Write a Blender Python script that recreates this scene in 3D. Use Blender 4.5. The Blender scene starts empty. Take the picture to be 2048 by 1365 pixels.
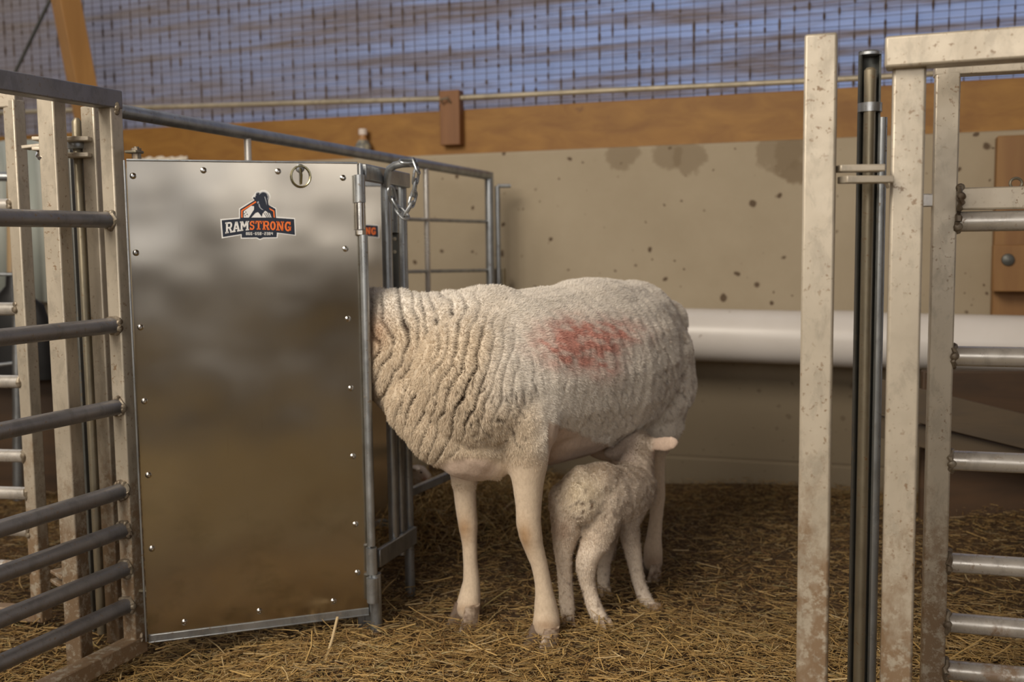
import bpy, bmesh, math, random
import numpy as np
from mathutils import Vector, Matrix, Quaternion, noise as mnoise

random.seed(7)
rng = np.random.default_rng(11)
scene = bpy.context.scene
COL = scene.collection

# ------------------------------------------------------------------ camera
F = 2100.0
PITCH = math.radians(5.33)
ROLL = -0.0124
CAM = Vector((0, 0, 0.88))
CR = Matrix.Rotation(math.pi / 2 - PITCH, 3, 'X') @ Matrix.Rotation(ROLL, 3, 'Z')
cd = bpy.data.cameras.new('camera')
cam = bpy.data.objects.new('camera', cd)
COL.objects.link(cam)
cam.location = CAM
cam.rotation_euler = CR.to_euler()
cd.sensor_width = 36.0
cd.lens = F / 2048 * 36.0
cd.clip_start = 0.05
cd.dof.use_dof = True
cd.dof.focus_distance = 2.0
cd.dof.aperture_fstop = 3.2
scene.camera = cam

# ------------------------------------------------------------------ world, lights, exposure
w = bpy.data.worlds.new('world')
scene.world = w
w.use_nodes = True
wb = w.node_tree.nodes['Background']
wb.inputs[0].default_value = (0.75, 0.75, 0.78, 1)
wb.inputs[1].default_value = 1.15

def area(name, loc, target, sx, sy, power, col):
    l = bpy.data.lights.new(name, 'AREA')
    l.shape = 'RECTANGLE'
    l.size, l.size_y = sx, sy
    l.energy = power
    l.color = col
    o = bpy.data.objects.new(name, l)
    COL.objects.link(o)
    o.location = loc
    o.rotation_euler = (Vector(target) - Vector(loc)).to_track_quat('-Z', 'Y').to_euler()
    return o

area('daylight_opening', (-2.6, -4.3, 2.15), (-0.2, 3.0, 1.0), 4.6, 1.5, 95, (1.0, 0.90, 0.76))
area('daylight_opening', (3.3, -4.3, 1.75), (2.2, 3.0, 1.3), 2.4, 0.9, 9.5, (1.0, 0.90, 0.78))
area('roof_skylight', (-1.75, 0.1, 2.75), (0.0, 2.3, 0.6), 2.0, 1.3, 118, (1.0, 0.90, 0.76))

scene.view_settings.view_transform = 'Standard'
scene.view_settings.look = 'None'
scene.view_settings.gamma = 1.0
scene.view_settings.use_curve_mapping = False
scene.view_settings.exposure = 0.0
scene.cycles.sample_clamp_indirect = 6.0
scene.cycles.max_bounces = 8

# ------------------------------------------------------------------ picture <-> place
def ray(px, py):
    d = CR @ Vector(((px - 1024) / F, (682.5 - py) / F, -1.0))
    return d / d.y

def at(px, py, d):
    return CAM + ray(px, py) * d

def on_plane(px, py, p, n):
    r = ray(px, py)
    return CAM + r * ((p - CAM).dot(n) / r.dot(n))

def on_z(px, py, z):
    r = ray(px, py)
    return CAM + r * ((z - CAM.z) / r.z)

def z_at(px, py, d):
    return at(px, py, d).z

CRI = CR.transposed()
def project_np(P):
    q = (P - np.array(CAM)) @ np.array(CR)
    return np.stack([1024 + F * q[:, 0] / -q[:, 2], 682.5 - F * q[:, 1] / -q[:, 2]], 1)

# ------------------------------------------------------------------ helpers for objects
ROOT = {}
def thing(name, label, cat, loc, group=None):
    o = bpy.data.objects.new(name, None)
    COL.objects.link(o)
    o.location = loc
    o.empty_display_size = 0.05
    o['label'] = label
    o['category'] = cat
    if group:
        o['group'] = group
    ROOT[o.name] = Vector(loc)
    return o

def tag(o, label, cat, group=None, kind=None):
    o['label'] = label
    o['category'] = cat
    if group:
        o['group'] = group
    if kind:
        o['kind'] = kind
    return o

def struct(o, label=None):
    o['kind'] = 'structure'
    if label:
        o['label'] = label
    return o

def link(name, me, material, parent=None, origin=None):
    """link a mesh whose vertices are in world space"""
    o = bpy.data.objects.new(name, me)
    COL.objects.link(o)
    if material:
        if isinstance(material, (list, tuple)):
            for m in material:
                me.materials.append(m)
        else:
            me.materials.append(material)
    if parent is not None:
        base = ROOT[parent.name]
        o.parent = parent
        me.transform(Matrix.Translation(-base))
        if parent.type != 'EMPTY':
            pass
        ROOT[o.name] = base
    else:
        base = Vector(origin) if origin is not None else Vector((0, 0, 0))
        if origin is not None:
            me.transform(Matrix.Translation(-base))
            o.location = base
        ROOT[o.name] = base
    return o

class MB:
    def __init__(self):
        self.bm = bmesh.new()

    def quad_ring(self, rings, close=True, caps=True):
        bm = self.bm
        vr = [[bm.verts.new(p) for p in r] for r in rings]
        n = len(vr[0])
        for a, b in zip(vr[:-1], vr[1:]):
            for i in range(n if close else n - 1):
                j = (i + 1) % n
                bm.faces.new((a[i], a[j], b[j], b[i]))
        if caps and close:
            bm.faces.new(list(reversed(vr[0])))
            bm.faces.new(vr[-1])
        return self

    def frame(self, axis, up):
        a = axis.normalized()
        u = Vector(up)
        s = a.cross(u)
        if s.length < 1e-6:
            s = a.orthogonal()
        s.normalize()
        u = s.cross(a).normalized()
        return a, s, u

    def bar(self, p0, p1, w, h, up=(0, 0, 1)):
        """square bar along p0-p1; h along up, w across"""
        p0, p1 = Vector(p0), Vector(p1)
        a, s, u = self.frame(p1 - p0, up)
        rings = []
        for p in (p0, p1):
            rings.append([p + s * w / 2 * i + u * h / 2 * j for i, j in ((-1, -1), (1, -1), (1, 1), (-1, 1))])
        return self.quad_ring(rings)

    def tube(self, pts, r, n=14, caps=True, radii=None):
        pts = [Vector(p) for p in pts]
        rings = []
        prev_u = None
        for i, p in enumerate(pts):
            if i == 0:
                a = pts[1] - p
            elif i == len(pts) - 1:
                a = p - pts[-2]
            else:
                a = (pts[i + 1] - p).normalized() + (p - pts[i - 1]).normalized()
            a.normalize()
            if prev_u is None:
                up = Vector((0, 0, 1)) if abs(a.z) < 0.9 else Vector((0, 1, 0))
                s = a.cross(up).normalized()
                u = s.cross(a)
            else:
                s = a.cross(prev_u)
                if s.length < 1e-6:
                    s = a.orthogonal()
                s.normalize()
                u = s.cross(a)
            prev_u = u
            rr = radii[i] if radii else r
            rings.append([p + (s * math.cos(t) + u * math.sin(t)) * rr for t in [2 * math.pi * k / n for k in range(n)]])
        return self.quad_ring(rings, True, caps)

    def lathe(self, base, axis, prof, n=20):
        """prof: list of (radius, height along axis)"""
        a, s, u = self.frame(Vector(axis), (0, 0, 1) if abs(Vector(axis).normalized().z) < 0.9 else (0, 1, 0))
        base = Vector(base)
        rings = [[base + a * h + (s * math.cos(t) + u * math.sin(t)) * max(r, 1e-5) for t in [2 * math.pi * k / n for k in range(n)]] for r, h in prof]
        return self.quad_ring(rings)

    def blob(self, c, ra, rs, rv, axis=(1, 0, 0), up=(0, 0, 1), nu=20, nv=14):
        a, s, u = self.frame(Vector(axis), up)
        c = Vector(c)
        rings = []
        for i in range(nv + 1):
            th = math.pi * (i + 0.001) / (nv + 0.002)
            rr = math.sin(th)
            rings.append([c + a * (-ra * math.cos(th)) + s * (rs * rr * math.cos(t)) + u * (rv * rr * math.sin(t)) for t in [2 * math.pi * k / nu for k in range(nu)]])
        return self.quad_ring(rings)

    def chain(self, nodes, spacing=0.35, up=(0, 0, 1)):
        """nodes: (center, side radius, vertical radius) swept as ellipsoids"""
        for (c0, s0, v0), (c1, s1, v1) in zip(nodes[:-1], nodes[1:]):
            c0, c1 = Vector(c0), Vector(c1)
            L = (c1 - c0).length
            n = max(2, int(math.ceil(L / (spacing * min(s0, v0, s1, v1)))))
            ax = c1 - c0
            for k in range(n + 1):
                t = k / n
                s, v = s0 + (s1 - s0) * t, v0 + (v1 - v0) * t
                self.blob(c0.lerp(c1, t), min(s, v), s, v, ax, up, 16, 10)
        return self

    def ngon(self, pts, n, thick):
        """flat polygon with thickness towards n"""
        bm = self.bm
        n = Vector(n).normalized() * thick
        top = [bm.verts.new(Vector(p) + n) for p in pts]
        bot = [bm.verts.new(Vector(p)) for p in pts]
        try:
            bm.faces.new(top)
        except ValueError:
            return self
        k = len(pts)
        for i in range(k):
            bm.faces.new((bot[i], bot[(i + 1) % k], top[(i + 1) % k], top[i]))
        return self

    def mesh(self, smooth=True, name='m'):
        bmesh.ops.recalc_face_normals(self.bm, faces=self.bm.faces[:])
        me = bpy.data.meshes.new(name)
        self.bm.to_mesh(me)
        self.bm.free()
        if smooth:
            me.shade_smooth()
        return me

    def build(self, name, material, parent=None, smooth=True, bevel=0, origin=None, sharp=35):
        me = self.mesh(smooth, name)
        if smooth:
            try:
                me.set_sharp_from_angle(angle=math.radians(sharp))
            except Exception:
                pass
        o = link(name, me, material, parent, origin)
        if bevel:
            b = o.modifiers.new('bevel', 'BEVEL')
            b.width = bevel
            b.segments = 2
            b.limit_method = 'ANGLE'
            b.angle_limit = math.radians(50)
        return o

# ------------------------------------------------------------------ materials
MATS = {}
class NT:
    def __init__(self, name):
        m = bpy.data.materials.new(name)
        m.use_nodes = True
        self.m = m
        self.t = m.node_tree
        self.n = self.t.nodes
        self.b = self.n['Principled BSDF']
        MATS[name] = m

    def new(self, ty, **kw):
        x = self.n.new(ty)
        for k, v in kw.items():
            setattr(x, k, v)
        return x

    def link(self, a, b):
        self.t.links.new(a, b)

    def coord(self, scale=(1, 1, 1), rot=(0, 0, 0), loc=(0, 0, 0)):
        g = self.new('ShaderNodeNewGeometry')
        mp = self.new('ShaderNodeMapping')
        mp.inputs['Scale'].default_value = scale
        mp.inputs['Rotation'].default_value = rot
        mp.inputs['Location'].default_value = loc
        self.link(g.outputs['Position'], mp.inputs['Vector'])
        return mp.outputs[0]

    def noise(self, vec, scale, detail=4, rough=0.55, dist=0):
        x = self.new('ShaderNodeTexNoise')
        x.inputs['Scale'].default_value = scale
        x.inputs['Detail'].default_value = detail
        x.inputs['Roughness'].default_value = rough
        x.inputs['Distortion'].default_value = dist
        if vec is not None:
            self.link(vec, x.inputs['Vector'])
        return x.outputs['Fac']

    def ramp(self, fac, stops, interp='LINEAR'):
        x = self.new('ShaderNodeValToRGB')
        x.color_ramp.interpolation = interp
        els = x.color_ramp.elements
        while len(els) < len(stops):
            els.new(0.5)
        for e, (p, c) in zip(els, stops):
            e.position = p
            e.color = (c[0], c[1], c[2], 1) if isinstance(c, (tuple, list)) else (c, c, c, 1)
        self.link(fac, x.inputs[0])
        return x.outputs[0]

    def mix(self, fac, a, b, mode='MIX'):
        x = self.new('ShaderNodeMix', data_type='RGBA', blend_type=mode)
        if isinstance(fac, (int, float)):
            x.inputs[0].default_value = fac
        else:
            self.link(fac, x.inputs[0])
        for s, v in ((x.inputs[6], a), (x.inputs[7], b)):
            if isinstance(v, (tuple, list)):
                s.default_value = (v[0], v[1], v[2], 1)
            else:
                self.link(v, s)
        return x.outputs[2]

    def math(self, op, a, b=None, clamp=False):
        x = self.new('ShaderNodeMath', operation=op, use_clamp=clamp)
        for s, v in ((x.inputs[0], a), (x.inputs[1], b)):
            if v is None:
                continue
            if isinstance(v, (int, float)):
                s.default_value = v
            else:
                self.link(v, s)
        return x.outputs[0]

    def z(self):
        g = self.new('ShaderNodeNewGeometry')
        s = self.new('ShaderNodeSeparateXYZ')
        self.link(g.outputs['Position'], s.inputs[0])
        return s.outputs

    def bump(self, h, strength=0.3, dist=0.01):
        x = self.new('ShaderNodeBump')
        x.inputs['Strength'].default_value = strength
        x.inputs['Distance'].default_value = dist
        self.link(h, x.inputs['Height'])
        self.link(x.outputs[0], self.b.inputs['Normal'])

    def set(self, base=None, rough=None, metal=None, **kw):
        for k, v in (('Base Color', base), ('Roughness', rough), ('Metallic', metal)):
            if v is None:
                continue
            s = self.b.inputs[k]
            if isinstance(v, (int, float)):
                s.default_value = v
            elif isinstance(v, (tuple, list)):
                s.default_value = (v[0], v[1], v[2], 1)
            else:
                self.link(v, s)
        for k, v in kw.items():
            self.b.inputs[k].default_value = v
        return self.m

def metal(name, c1, c2, rough, metallic, dirt=(0.16, 0.09, 0.04), low=0.0, specks=0.0, scale=9, grime=0.5):
    t = NT(name)
    v = t.coord((1, 1, 0.35))
    base = t.mix(t.ramp(t.noise(v, scale, 5), [(0.3, 0), (0.7, 1)]), c1, c2)
    sc_ = t.ramp(t.noise(t.coord((1, 1, 0.5)), 28, 6, 0.7, 0.4), [(0.50, 0), (0.62, 0.35)])
    base = t.mix(sc_, base, tuple(c * 0.55 for c in c2))
    dmask = None
    if specks:
        sp = t.ramp(t.noise(t.coord(), 120, 3, 0.6), [(0.635 - specks * 0.03, 0), (0.665, 1)])
        clump = t.ramp(t.noise(t.coord(), 7, 3), [(0.40, 0.05), (0.60, 1)])
        dmask = t.math('MULTIPLY', sp, clump)
    if low:
        zz = t.z()[2]
        hgt = t.math('ADD', zz, t.math('MULTIPLY', t.math('SUBTRACT', t.noise(t.coord((1, 1, 0.6)), 16, 6, 0.7), 0.5), 0.9))
        lo = t.ramp(hgt, [(low * 0.55, 1), (low, 0)])
        br = t.ramp(t.noise(t.coord(), 45, 6, 0.75), [(0.40, 0), (0.50, 1)])
        lo = t.math('MULTIPLY', lo, br)
        dmask = lo if dmask is None else t.math('MAXIMUM', dmask, lo)
    if dmask is not None:
        base = t.mix(t.math('MULTIPLY', dmask, 0.85), base, dirt)
        t.link(t.math('MULTIPLY', t.math('SUBTRACT', 1.0, dmask), metallic), t.b.inputs['Metallic'])
        metallic = None
    rg = t.ramp(t.noise(t.coord(), 25, 4), [(0.3, max(rough - 0.08, 0.02)), (0.7, rough + 0.1)])
    t.bump(t.noise(t.coord(), 60, 4), 0.12, 0.002)
    return t.set(base, rg, metallic)

metal('aluminium', (0.57, 0.505, 0.41), (0.44, 0.39, 0.315), 0.40, 0.3, (0.20, 0.12, 0.06), low=0.44, specks=1.0)
metal('aluminium_bar', (0.66, 0.63, 0.59), (0.55, 0.52, 0.48), 0.32, 0.55, (0.2, 0.12, 0.06), low=0.22, specks=1.3)
metal('shaded_aluminium', (0.25, 0.245, 0.255), (0.20, 0.195, 0.205), 0.42, 0.55, (0.16, 0.10, 0.05), specks=0.7)  # darker copy of the aluminium, with the left gate's shade in its colour
metal('galvanised', (0.42, 0.44, 0.46), (0.30, 0.32, 0.34), 0.38, 0.8, (0.14, 0.1, 0.06), specks=0.6, scale=30)
metal('dull_steel', (0.24, 0.22, 0.17), (0.36, 0.31, 0.22), 0.45, 0.6, (0.2, 0.1, 0.04), specks=0.5, scale=14)
metal('dark_channel', (0.10, 0.105, 0.10), (0.15, 0.15, 0.14), 0.5, 0.6, (0.14, 0.1, 0.05), specks=0.6)
metal('bright_steel', (0.62, 0.60, 0.58), (0.45, 0.44, 0.42), 0.22, 1.0)
metal('brass_ring', (0.50, 0.46, 0.30), (0.40, 0.37, 0.22), 0.25, 1.0)
metal('weld_metal', (0.42, 0.37, 0.29), (0.12, 0.08, 0.05), 0.5, 0.55, scale=70)

def sheet_mat():
    t = NT('sheet_metal')
    base = t.mix(t.ramp(t.noise(t.coord(), 5, 4), [(0.3, 0), (0.7, 1)]), (0.52, 0.475, 0.40), (0.59, 0.54, 0.455))
    # dirty film and scratches near the bottom edge
    sm = t.ramp(t.noise(t.coord((1, 1, 1.5)), 9, 5, 0.6), [(0.52, 0), (0.66, 0.55)])
    low = t.ramp(t.z()[2], [(0.05, 1), (0.42, 0)])
    base = t.mix(t.math('MULTIPLY', sm, low), base, (0.26, 0.26, 0.18))
    sc = t.ramp(t.noise(t.coord((90, 90, 3)), 3, 2), [(0.70, 0), (0.74, 0.25)])
    base = t.mix(sc, base, (0.35, 0.3, 0.25))
    rg = t.ramp(t.noise(t.coord(), 3.2, 4), [(0.3, 0.17), (0.7, 0.25)])
    t.bump(t.noise(t.coord(), 2.6, 2), 0.3, 0.05)
    t.set(base, rg, 1.0)
sheet_mat()

def wood(name, c1, c2, axis, dark=(0.10, 0.05, 0.02), scale=5, rough=0.6):
    t = NT(name)
    sc = [1, 1, 1]
    for i in range(3):
        sc[i] = 1.0 if i != axis else 0.12
    sc = tuple(s * scale for s in sc)
    v = t.coord(sc)
    n = t.noise(v, 3.0, 6, 0.6, 0.6)
    base = t.mix(t.ramp(n, [(0.32, 0), (0.68, 1)]), c1, c2)
    kn = t.ramp(t.noise(t.coord((2, 2, 3)), 3.5, 3, 0.6, 0.3), [(0.70, 0), (0.76, 0.8)])
    base = t.mix(kn, base, dark)
    t.bump(n, 0.3, 0.004)
    t.set(base, rough, 0)
wood('beam_wood', (0.235, 0.105, 0.020), (0.35, 0.175, 0.036), 0, (0.14, 0.06, 0.02))
wood('block_wood', (0.20, 0.088, 0.035), (0.27, 0.125, 0.05), 2)
wood('brace_wood', (0.44, 0.23, 0.07), (0.34, 0.17, 0.05), 2)
wood('post_wood', (0.30, 0.160, 0.055), (0.22, 0.105, 0.035), 2)
wood('handle_wood', (0.42, 0.30, 0.17), (0.33, 0.23, 0.13), 2)
wood('panel_wood', (0.085, 0.045, 0.02), (0.05, 0.028, 0.014), 0)
wood('plank_wood', (0.12, 0.085, 0.05), (0.085, 0.065, 0.045), 0, (0.07, 0.08, 0.07))
wood('roof_wood', (0.20, 0.13, 0.07), (0.15, 0.10, 0.05), 0)

def concrete():
    t = NT('concrete')
    P = t.coord()
    base = t.mix(t.ramp(t.noise(P, 2.2, 6, 0.62), [(0.3, 0), (0.7, 1)]), (0.36, 0.295, 0.205), (0.43, 0.36, 0.26))
    xyz = t.z()
    # muddy splash spots, more of them low on the wall and to the right
    dens = t.math('ADD', t.math('MULTIPLY', xyz[0], 0.05), t.math('MULTIPLY', xyz[2], -0.07))
    for sc, thr in ((9.0, 0.11), (17.0, 0.13), (30.0, 0.10)):
        vo = t.new('ShaderNodeTexVoronoi', feature='F1')
        vo.inputs['Scale'].default_value = sc
        mixv = t.new('ShaderNodeMix', data_type='VECTOR')
        mixv.inputs[0].default_value = 0.035
        t.link(P, mixv.inputs[4])
        ns = t.new('ShaderNodeTexNoise')
        ns.inputs['Scale'].default_value = 14
        t.link(P, ns.inputs['Vector'])
        t.link(ns.outputs['Color'], mixv.inputs[5])
        t.link(mixv.outputs[1], vo.inputs['Vector'])
        sx = t.new('ShaderNodeSeparateColor')
        t.link(vo.outputs['Color'], sx.inputs[0])
        pick = t.math('SUBTRACT', sx.outputs[0], t.math('SUBTRACT', 0.45, t.math('MULTIPLY', dens, 2.6)))
        pick = t.math('MULTIPLY', pick, 5.0, True)
        rad = t.math('MULTIPLY', pick, thr * 1.3)
        m = t.math('SUBTRACT', rad, vo.outputs['Distance'])
        m = t.math('MULTIPLY', m, 22.0, True)
        base = t.mix(t.math('MULTIPLY', m, 0.9), base, (0.09, 0.055, 0.03))
    # darker brown band on the lower wall, below the pipe
    hz = t.math('ADD', xyz[2], t.math('MULTIPLY', t.math('SUBTRACT', t.noise(P, 3.0, 4), 0.5), 0.12))
    low = t.ramp(hz, [(0.36, 1), (0.46, 0)])
    base = t.mix(t.math('MULTIPLY', low, 0.8), base, (0.16, 0.125, 0.08))
    # damp patches under the beam
    dn = t.math('MULTIPLY', t.math('SUBTRACT', t.noise(P, 16, 4, 0.6), 0.5), 0.09)
    for (px, py, r) in ((1243, 306, 0.07), (1335, 310, 0.06), (1378, 318, 0.065), (1562, 300, 0.085), (1598, 318, 0.09), (1590, 345, 0.05)):
        c = wall_pt(px, py)
        vm = t.new('ShaderNodeVectorMath', operation='DISTANCE')
        t.link(P, vm.inputs[0])
        vm.inputs[1].default_value = c
        dd = t.math('ADD', vm.outputs['Value'], dn)
        ed = t.math('MULTIPLY', t.math('SUBTRACT', r, dd), 70.0, True)
        base = t.mix(t.math('MULTIPLY', ed, 0.55), base, (0.20, 0.145, 0.085))
    t.bump(t.noise(P, 40, 5), 0.2, 0.004)
    t.set(base, 0.85, 0)

# ------------------------------------------------------------------ the setting
WP = at(1400, 955, 3.85)
WDIR = Vector((1, -0.352, 0)).normalized()
WN = Vector((-0.352, -1, 0)).normalized()      # towards the camera

def wall_pt(px, py, off=0.0):
    return on_plane(px, py, WP + WN * off, WN)

concrete()
WTOP = wall_pt(1400, 287).z
BEAM_B = WTOP - 0.03
BEAM_T = wall_pt(1400, 192, -0.08).z

def wall_line(s, off=0.0):
    """point on the wall's foot line, s metres to the right of WP"""
    p = WP + WDIR * s + WN * off
    return Vector((p.x, p.y, 0))

S0, S1 = -4.5, 3.2
def slab(s0, s1, off0, off1, z0, z1):
    m = MB()
    a, b = wall_line(s0, (off0 + off1) / 2), wall_line(s1, (off0 + off1) / 2)
    zc = (z0 + z1) / 2
    m.bar(a + Vector((0, 0, zc)), b + Vector((0, 0, zc)), abs(off1 - off0), z1 - z0)
    return m

struct(slab(S0, S1, -0.30, 0.0, -0.3, WTOP).build('wall_back', MATS['concrete'], bevel=0.01))
struct(slab(S0, S1, 0.0, 0.045, -0.3, 0.085).build('baseboard_back', MATS['concrete'], bevel=0.01))
struct(slab(S0, S1, -0.16, -0.08, WTOP, BEAM_T).build('trim_1', MATS['beam_wood'], bevel=0.004),
       'orange-brown timber beam lying along the top of the concrete wall')

# floor with gentle humps
def ground_h(x, y):
    h = 0.012 * np.sin(x * 3.1 + 1.0) * np.cos(y * 2.7) + 0.008 * np.sin(x * 9.0 + y * 5.0) - 0.012
    # loose heap behind the ewe and against the wall
    h = h + 0.10 * np.exp(-(((x + 0.12) / 0.42) ** 2 + ((y - 3.25) / 0.32) ** 2))
    h = h + 0.13 * np.exp(-(((x - 1.75) / 0.6) ** 2 + ((y - 3.0) / 0.30) ** 2))
    h = h + 0.022 * np.exp(-(((x + 0.42) / 0.3) ** 2 + ((y - 2.02) / 0.16) ** 2))
    h = h - 0.035 * np.exp(-(((x + 0.95) / 0.28) ** 2 + ((y - 2.05) / 0.35) ** 2))
    h = h + 0.05 * np.exp(-(((x + 1.9) / 0.8) ** 2 + ((y - 3.2) / 0.5) ** 2))
    return h

def grid_mesh(x0, x1, y0, y1, nx, ny, hf, name):
    xs, ys = np.linspace(x0, x1, nx), np.linspace(y0, y1, ny)
    X, Y = np.meshgrid(xs, ys)
    Z = hf(X, Y)
    V = np.stack([X.ravel(), Y.ravel(), Z.ravel()], 1)
    idx = np.arange(nx * ny).reshape(ny, nx)
    Q = np.stack([idx[:-1, :-1].ravel(), idx[:-1, 1:].ravel(), idx[1:, 1:].ravel(), idx[1:, :-1].ravel()], 1)
    return np_mesh(V, Q, name)

def np_mesh(V, Q, name, smooth=True):
    me = bpy.data.meshes.new(name)
    V = np.ascontiguousarray(V, dtype=np.float32)
    Q = np.ascontiguousarray(Q, dtype=np.int32)
    k = Q.shape[1]
    me.vertices.add(len(V))
    me.vertices.foreach_set('co', V.ravel())
    me.loops.add(Q.size)
    me.loops.foreach_set('vertex_index', Q.ravel())
    me.polygons.add(len(Q))
    me.polygons.foreach_set('loop_start', np.arange(0, Q.size, k, dtype=np.int32))
    me.polygons.foreach_set('loop_total', np.full(len(Q), k, dtype=np.int32))
    me.update(calc_edges=True)
    me.validate()
    if smooth:
        me.shade_smooth()
    return me

def vcol(me, C, name='Col'):
    a = me.color_attributes.new(name, 'FLOAT_COLOR', 'POINT')
    c = np.ones((len(me.vertices), 4), dtype=np.float32)
    c[:, :3] = C
    a.data.foreach_set('color', c.ravel())

t = NT('dung_floor')
base = t.mix(t.ramp(t.noise(t.coord(), 6, 8, 0.7), [(0.3, 0), (0.7, 1)]), (0.045, 0.022, 0.008), (0.14, 0.078, 0.028))
mr = t.new('ShaderNodeMapRange')
mr.inputs['From Min'].default_value = 1.2
mr.inputs['From Max'].default_value = 1.8
mr.inputs['To Min'].default_value = 0.85
mr.inputs['To Max'].default_value = 0.0
t.link(t.z()[1], mr.inputs['Value'])
base = t.mix(mr.outputs[0], base, t.mix(t.noise(t.coord((1, 1, 1)), 3, 6, 0.7), (0.20, 0.13, 0.05), (0.50, 0.40, 0.20)))
fn = t.noise(t.coord((1, 2.2, 1)), 70, 5, 0.7)
base = t.mix(t.ramp(fn, [(0.52, 0), (0.66, 1)]), base, (0.27, 0.155, 0.055))
t.bump(fn, 0.9, 0.02)
t.set(base, 0.95, 0)
me = grid_mesh(-5.5, 5.0, -4.6, 6.2, 260, 260, ground_h, 'floor')
struct(link('floor', me, MATS['dung_floor']))

# far side of the barn behind the camera, side walls, roof
def box_obj(name, x0, x1, y0, y1, z0, z1, mt):
    m = MB()
    m.bar(((x0 + x1) / 2, y0, (z0 + z1) / 2), ((x0 + x1) / 2, y1, (z0 + z1) / 2), x1 - x0, z1 - z0)
    return m.build(name, MATS[mt])
struct(box_obj('wall_front', -5.5, 5.0, -4.6, -4.5, -0.1, 1.15, 'roof_wood'))
struct(box_obj('wall_left', -5.6, -5.5, -4.6, 6.2, -0.1, 3.3, 'roof_wood'))
struct(box_obj('wall_right', 5.0, 5.1, -4.6, 2.2, -0.1, 3.3, 'roof_wood'))
struct(box_obj('ceiling', -5.6, 5.1, -4.6, 4.0, 3.3, 3.4, 'roof_wood'))

# ------------------------------------------------------------------ curtain, mesh, beam hardware
def curtain_mat():
    t = NT('curtain_film')
    u = t.coord((0.55, 0.55, 9.0), (0, math.radians(2.0), 0))
    n1 = t.ramp(t.noise(u, 1.6, 6, 0.6, 0.4), [(0.41, 0), (0.56, 1)])
    n2 = t.ramp(t.noise(t.coord((2, 2, 26), (0, math.radians(1.5), 0)), 2.6, 4, 0.6), [(0.3, 0), (0.7, 1)])
    xyz = t.z()
    col = t.mix(n1, (0.19, 0.135, 0.10), (0.31, 0.40, 0.66))
    col = t.mix(t.math('MULTIPLY', n2, 0.4), col, (0.48, 0.55, 0.80))
    # brown dust towards the left end
    le = t.ramp(t.math('ADD', xyz[0], t.math('MULTIPLY', t.noise(t.coord(), 1.5, 3), 0.8)), [(0.0, 0), (1.0, 0)])
    mr = t.new('ShaderNodeMapRange')
    mr.inputs['From Min'].default_value = -2.4
    mr.inputs['From Max'].default_value = 0.3
    mr.inputs['To Min'].default_value = 0.9
    mr.inputs['To Max'].default_value = 0.0
    t.link(xyz[0], mr.inputs['Value'])
    col = t.mix(mr.outputs[0], col, (0.22, 0.18, 0.155))
    tr = t.new('ShaderNodeBsdfTranslucent')
    df = t.new('ShaderNodeBsdfDiffuse')
    t.link(col, tr.inputs[0])
    t.link(col, df.inputs[0])
    mx = t.new('ShaderNodeMixShader')
    mx.inputs[0].default_value = 0.35
    t.link(tr.outputs[0], mx.inputs[1])
    t.link(df.outputs[0], mx.inputs[2])
    out = [x for x in t.n if x.type == 'OUTPUT_MATERIAL'][0]
    t.link(mx.outputs[0], out.inputs['Surface'])
curtain_mat()

# hanging translucent curtain with shallow horizontal waves and real thickness
nx, nz = 90, 70
V = []
z0c, z1c = BEAM_T - 0.25, 3.3
for j in range(nz):
    for i in range(nx):
        s = S0 + (S1 - S0) * i / (nx - 1)
        z = z0c + (z1c - z0c) * j / (nz - 1)
        p = wall_line(s, -0.24 + 0.012 * math.sin(z * 26 + s * 1.3) + 0.008 * math.sin(s * 3))
        V.append((p.x, p.y, z))
idx = np.arange(nx * nz).reshape(nz, nx)
Q = np.stack([idx[:-1, :-1].ravel(), idx[:-1, 1:].ravel(), idx[1:, 1:].ravel(), idx[1:, :-1].ravel()], 1)
o = link('curtain', np_mesh(np.array(V), Q, 'curtain'), MATS['curtain_film'])
tag(o, 'pale blue translucent barn curtain streaked with brown dust behind wire mesh', 'curtain')

t = NT('rusty_wire')
t.set(t.mix(t.ramp(t.noise(t.coord(), 30, 4), [(0.35, 0), (0.6, 1)]), (0.060, 0.034, 0.020), (0.13, 0.095, 0.075)), 0.8, 0.1)
m = MB()
zt = 2.75
k = 0
s = -4.0
while s < 2.6:
    a = wall_line(s, -0.20)
    r = 0.0014
    m.tube([a + Vector((0, 0, BEAM_T - 0.1)), a + Vector((0, 0, zt))], r, 4, False)
    # clumps of dirt caught on the wire
    z = BEAM_T
    while z < 2.25:
        if random.random() < 0.5:
            L = random.uniform(0.006, 0.034)
            m.blob(a + Vector((0, 0, z)), L, 0.0026 + random.random() * 0.0034, 0.003, (0, 0, 1), (0, 1, 0), 6, 5)
        z += random.uniform(0.015, 0.06)
    s += 0.0525
z = BEAM_T - 0.08
while z < zt:
    m.tube([wall_line(-4.0, -0.2) + Vector((0, 0, z)), wall_line(2.6, -0.2) + Vector((0, 0, z))], 0.0011, 4, False)
    z += 0.0262
tag(m.build('wire_mesh', MATS['rusty_wire']), 'dirty welded wire mesh stretched over the curtain above the beam', 'wire mesh')

# galvanised conduit running along the mesh
m = MB()
pts = []
for px, py in ((-250, 236), (240, 217), (600, 206), (880, 198), (1200, 182), (1600, 163), (1760, 154), (2048, 136), (2300, 120)):
    p = wall_pt(px, py, -0.05)
    pts.append(p)
m.tube(pts, 0.0105, 12)
tag(m.build('conduit_pipe', metal('conduit', (0.52, 0.45, 0.33), (0.38, 0.33, 0.24), 0.45, 0.3)),
    'thin tan pipe running the length of the beam in front of the wire mesh', 'pipe')

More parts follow.
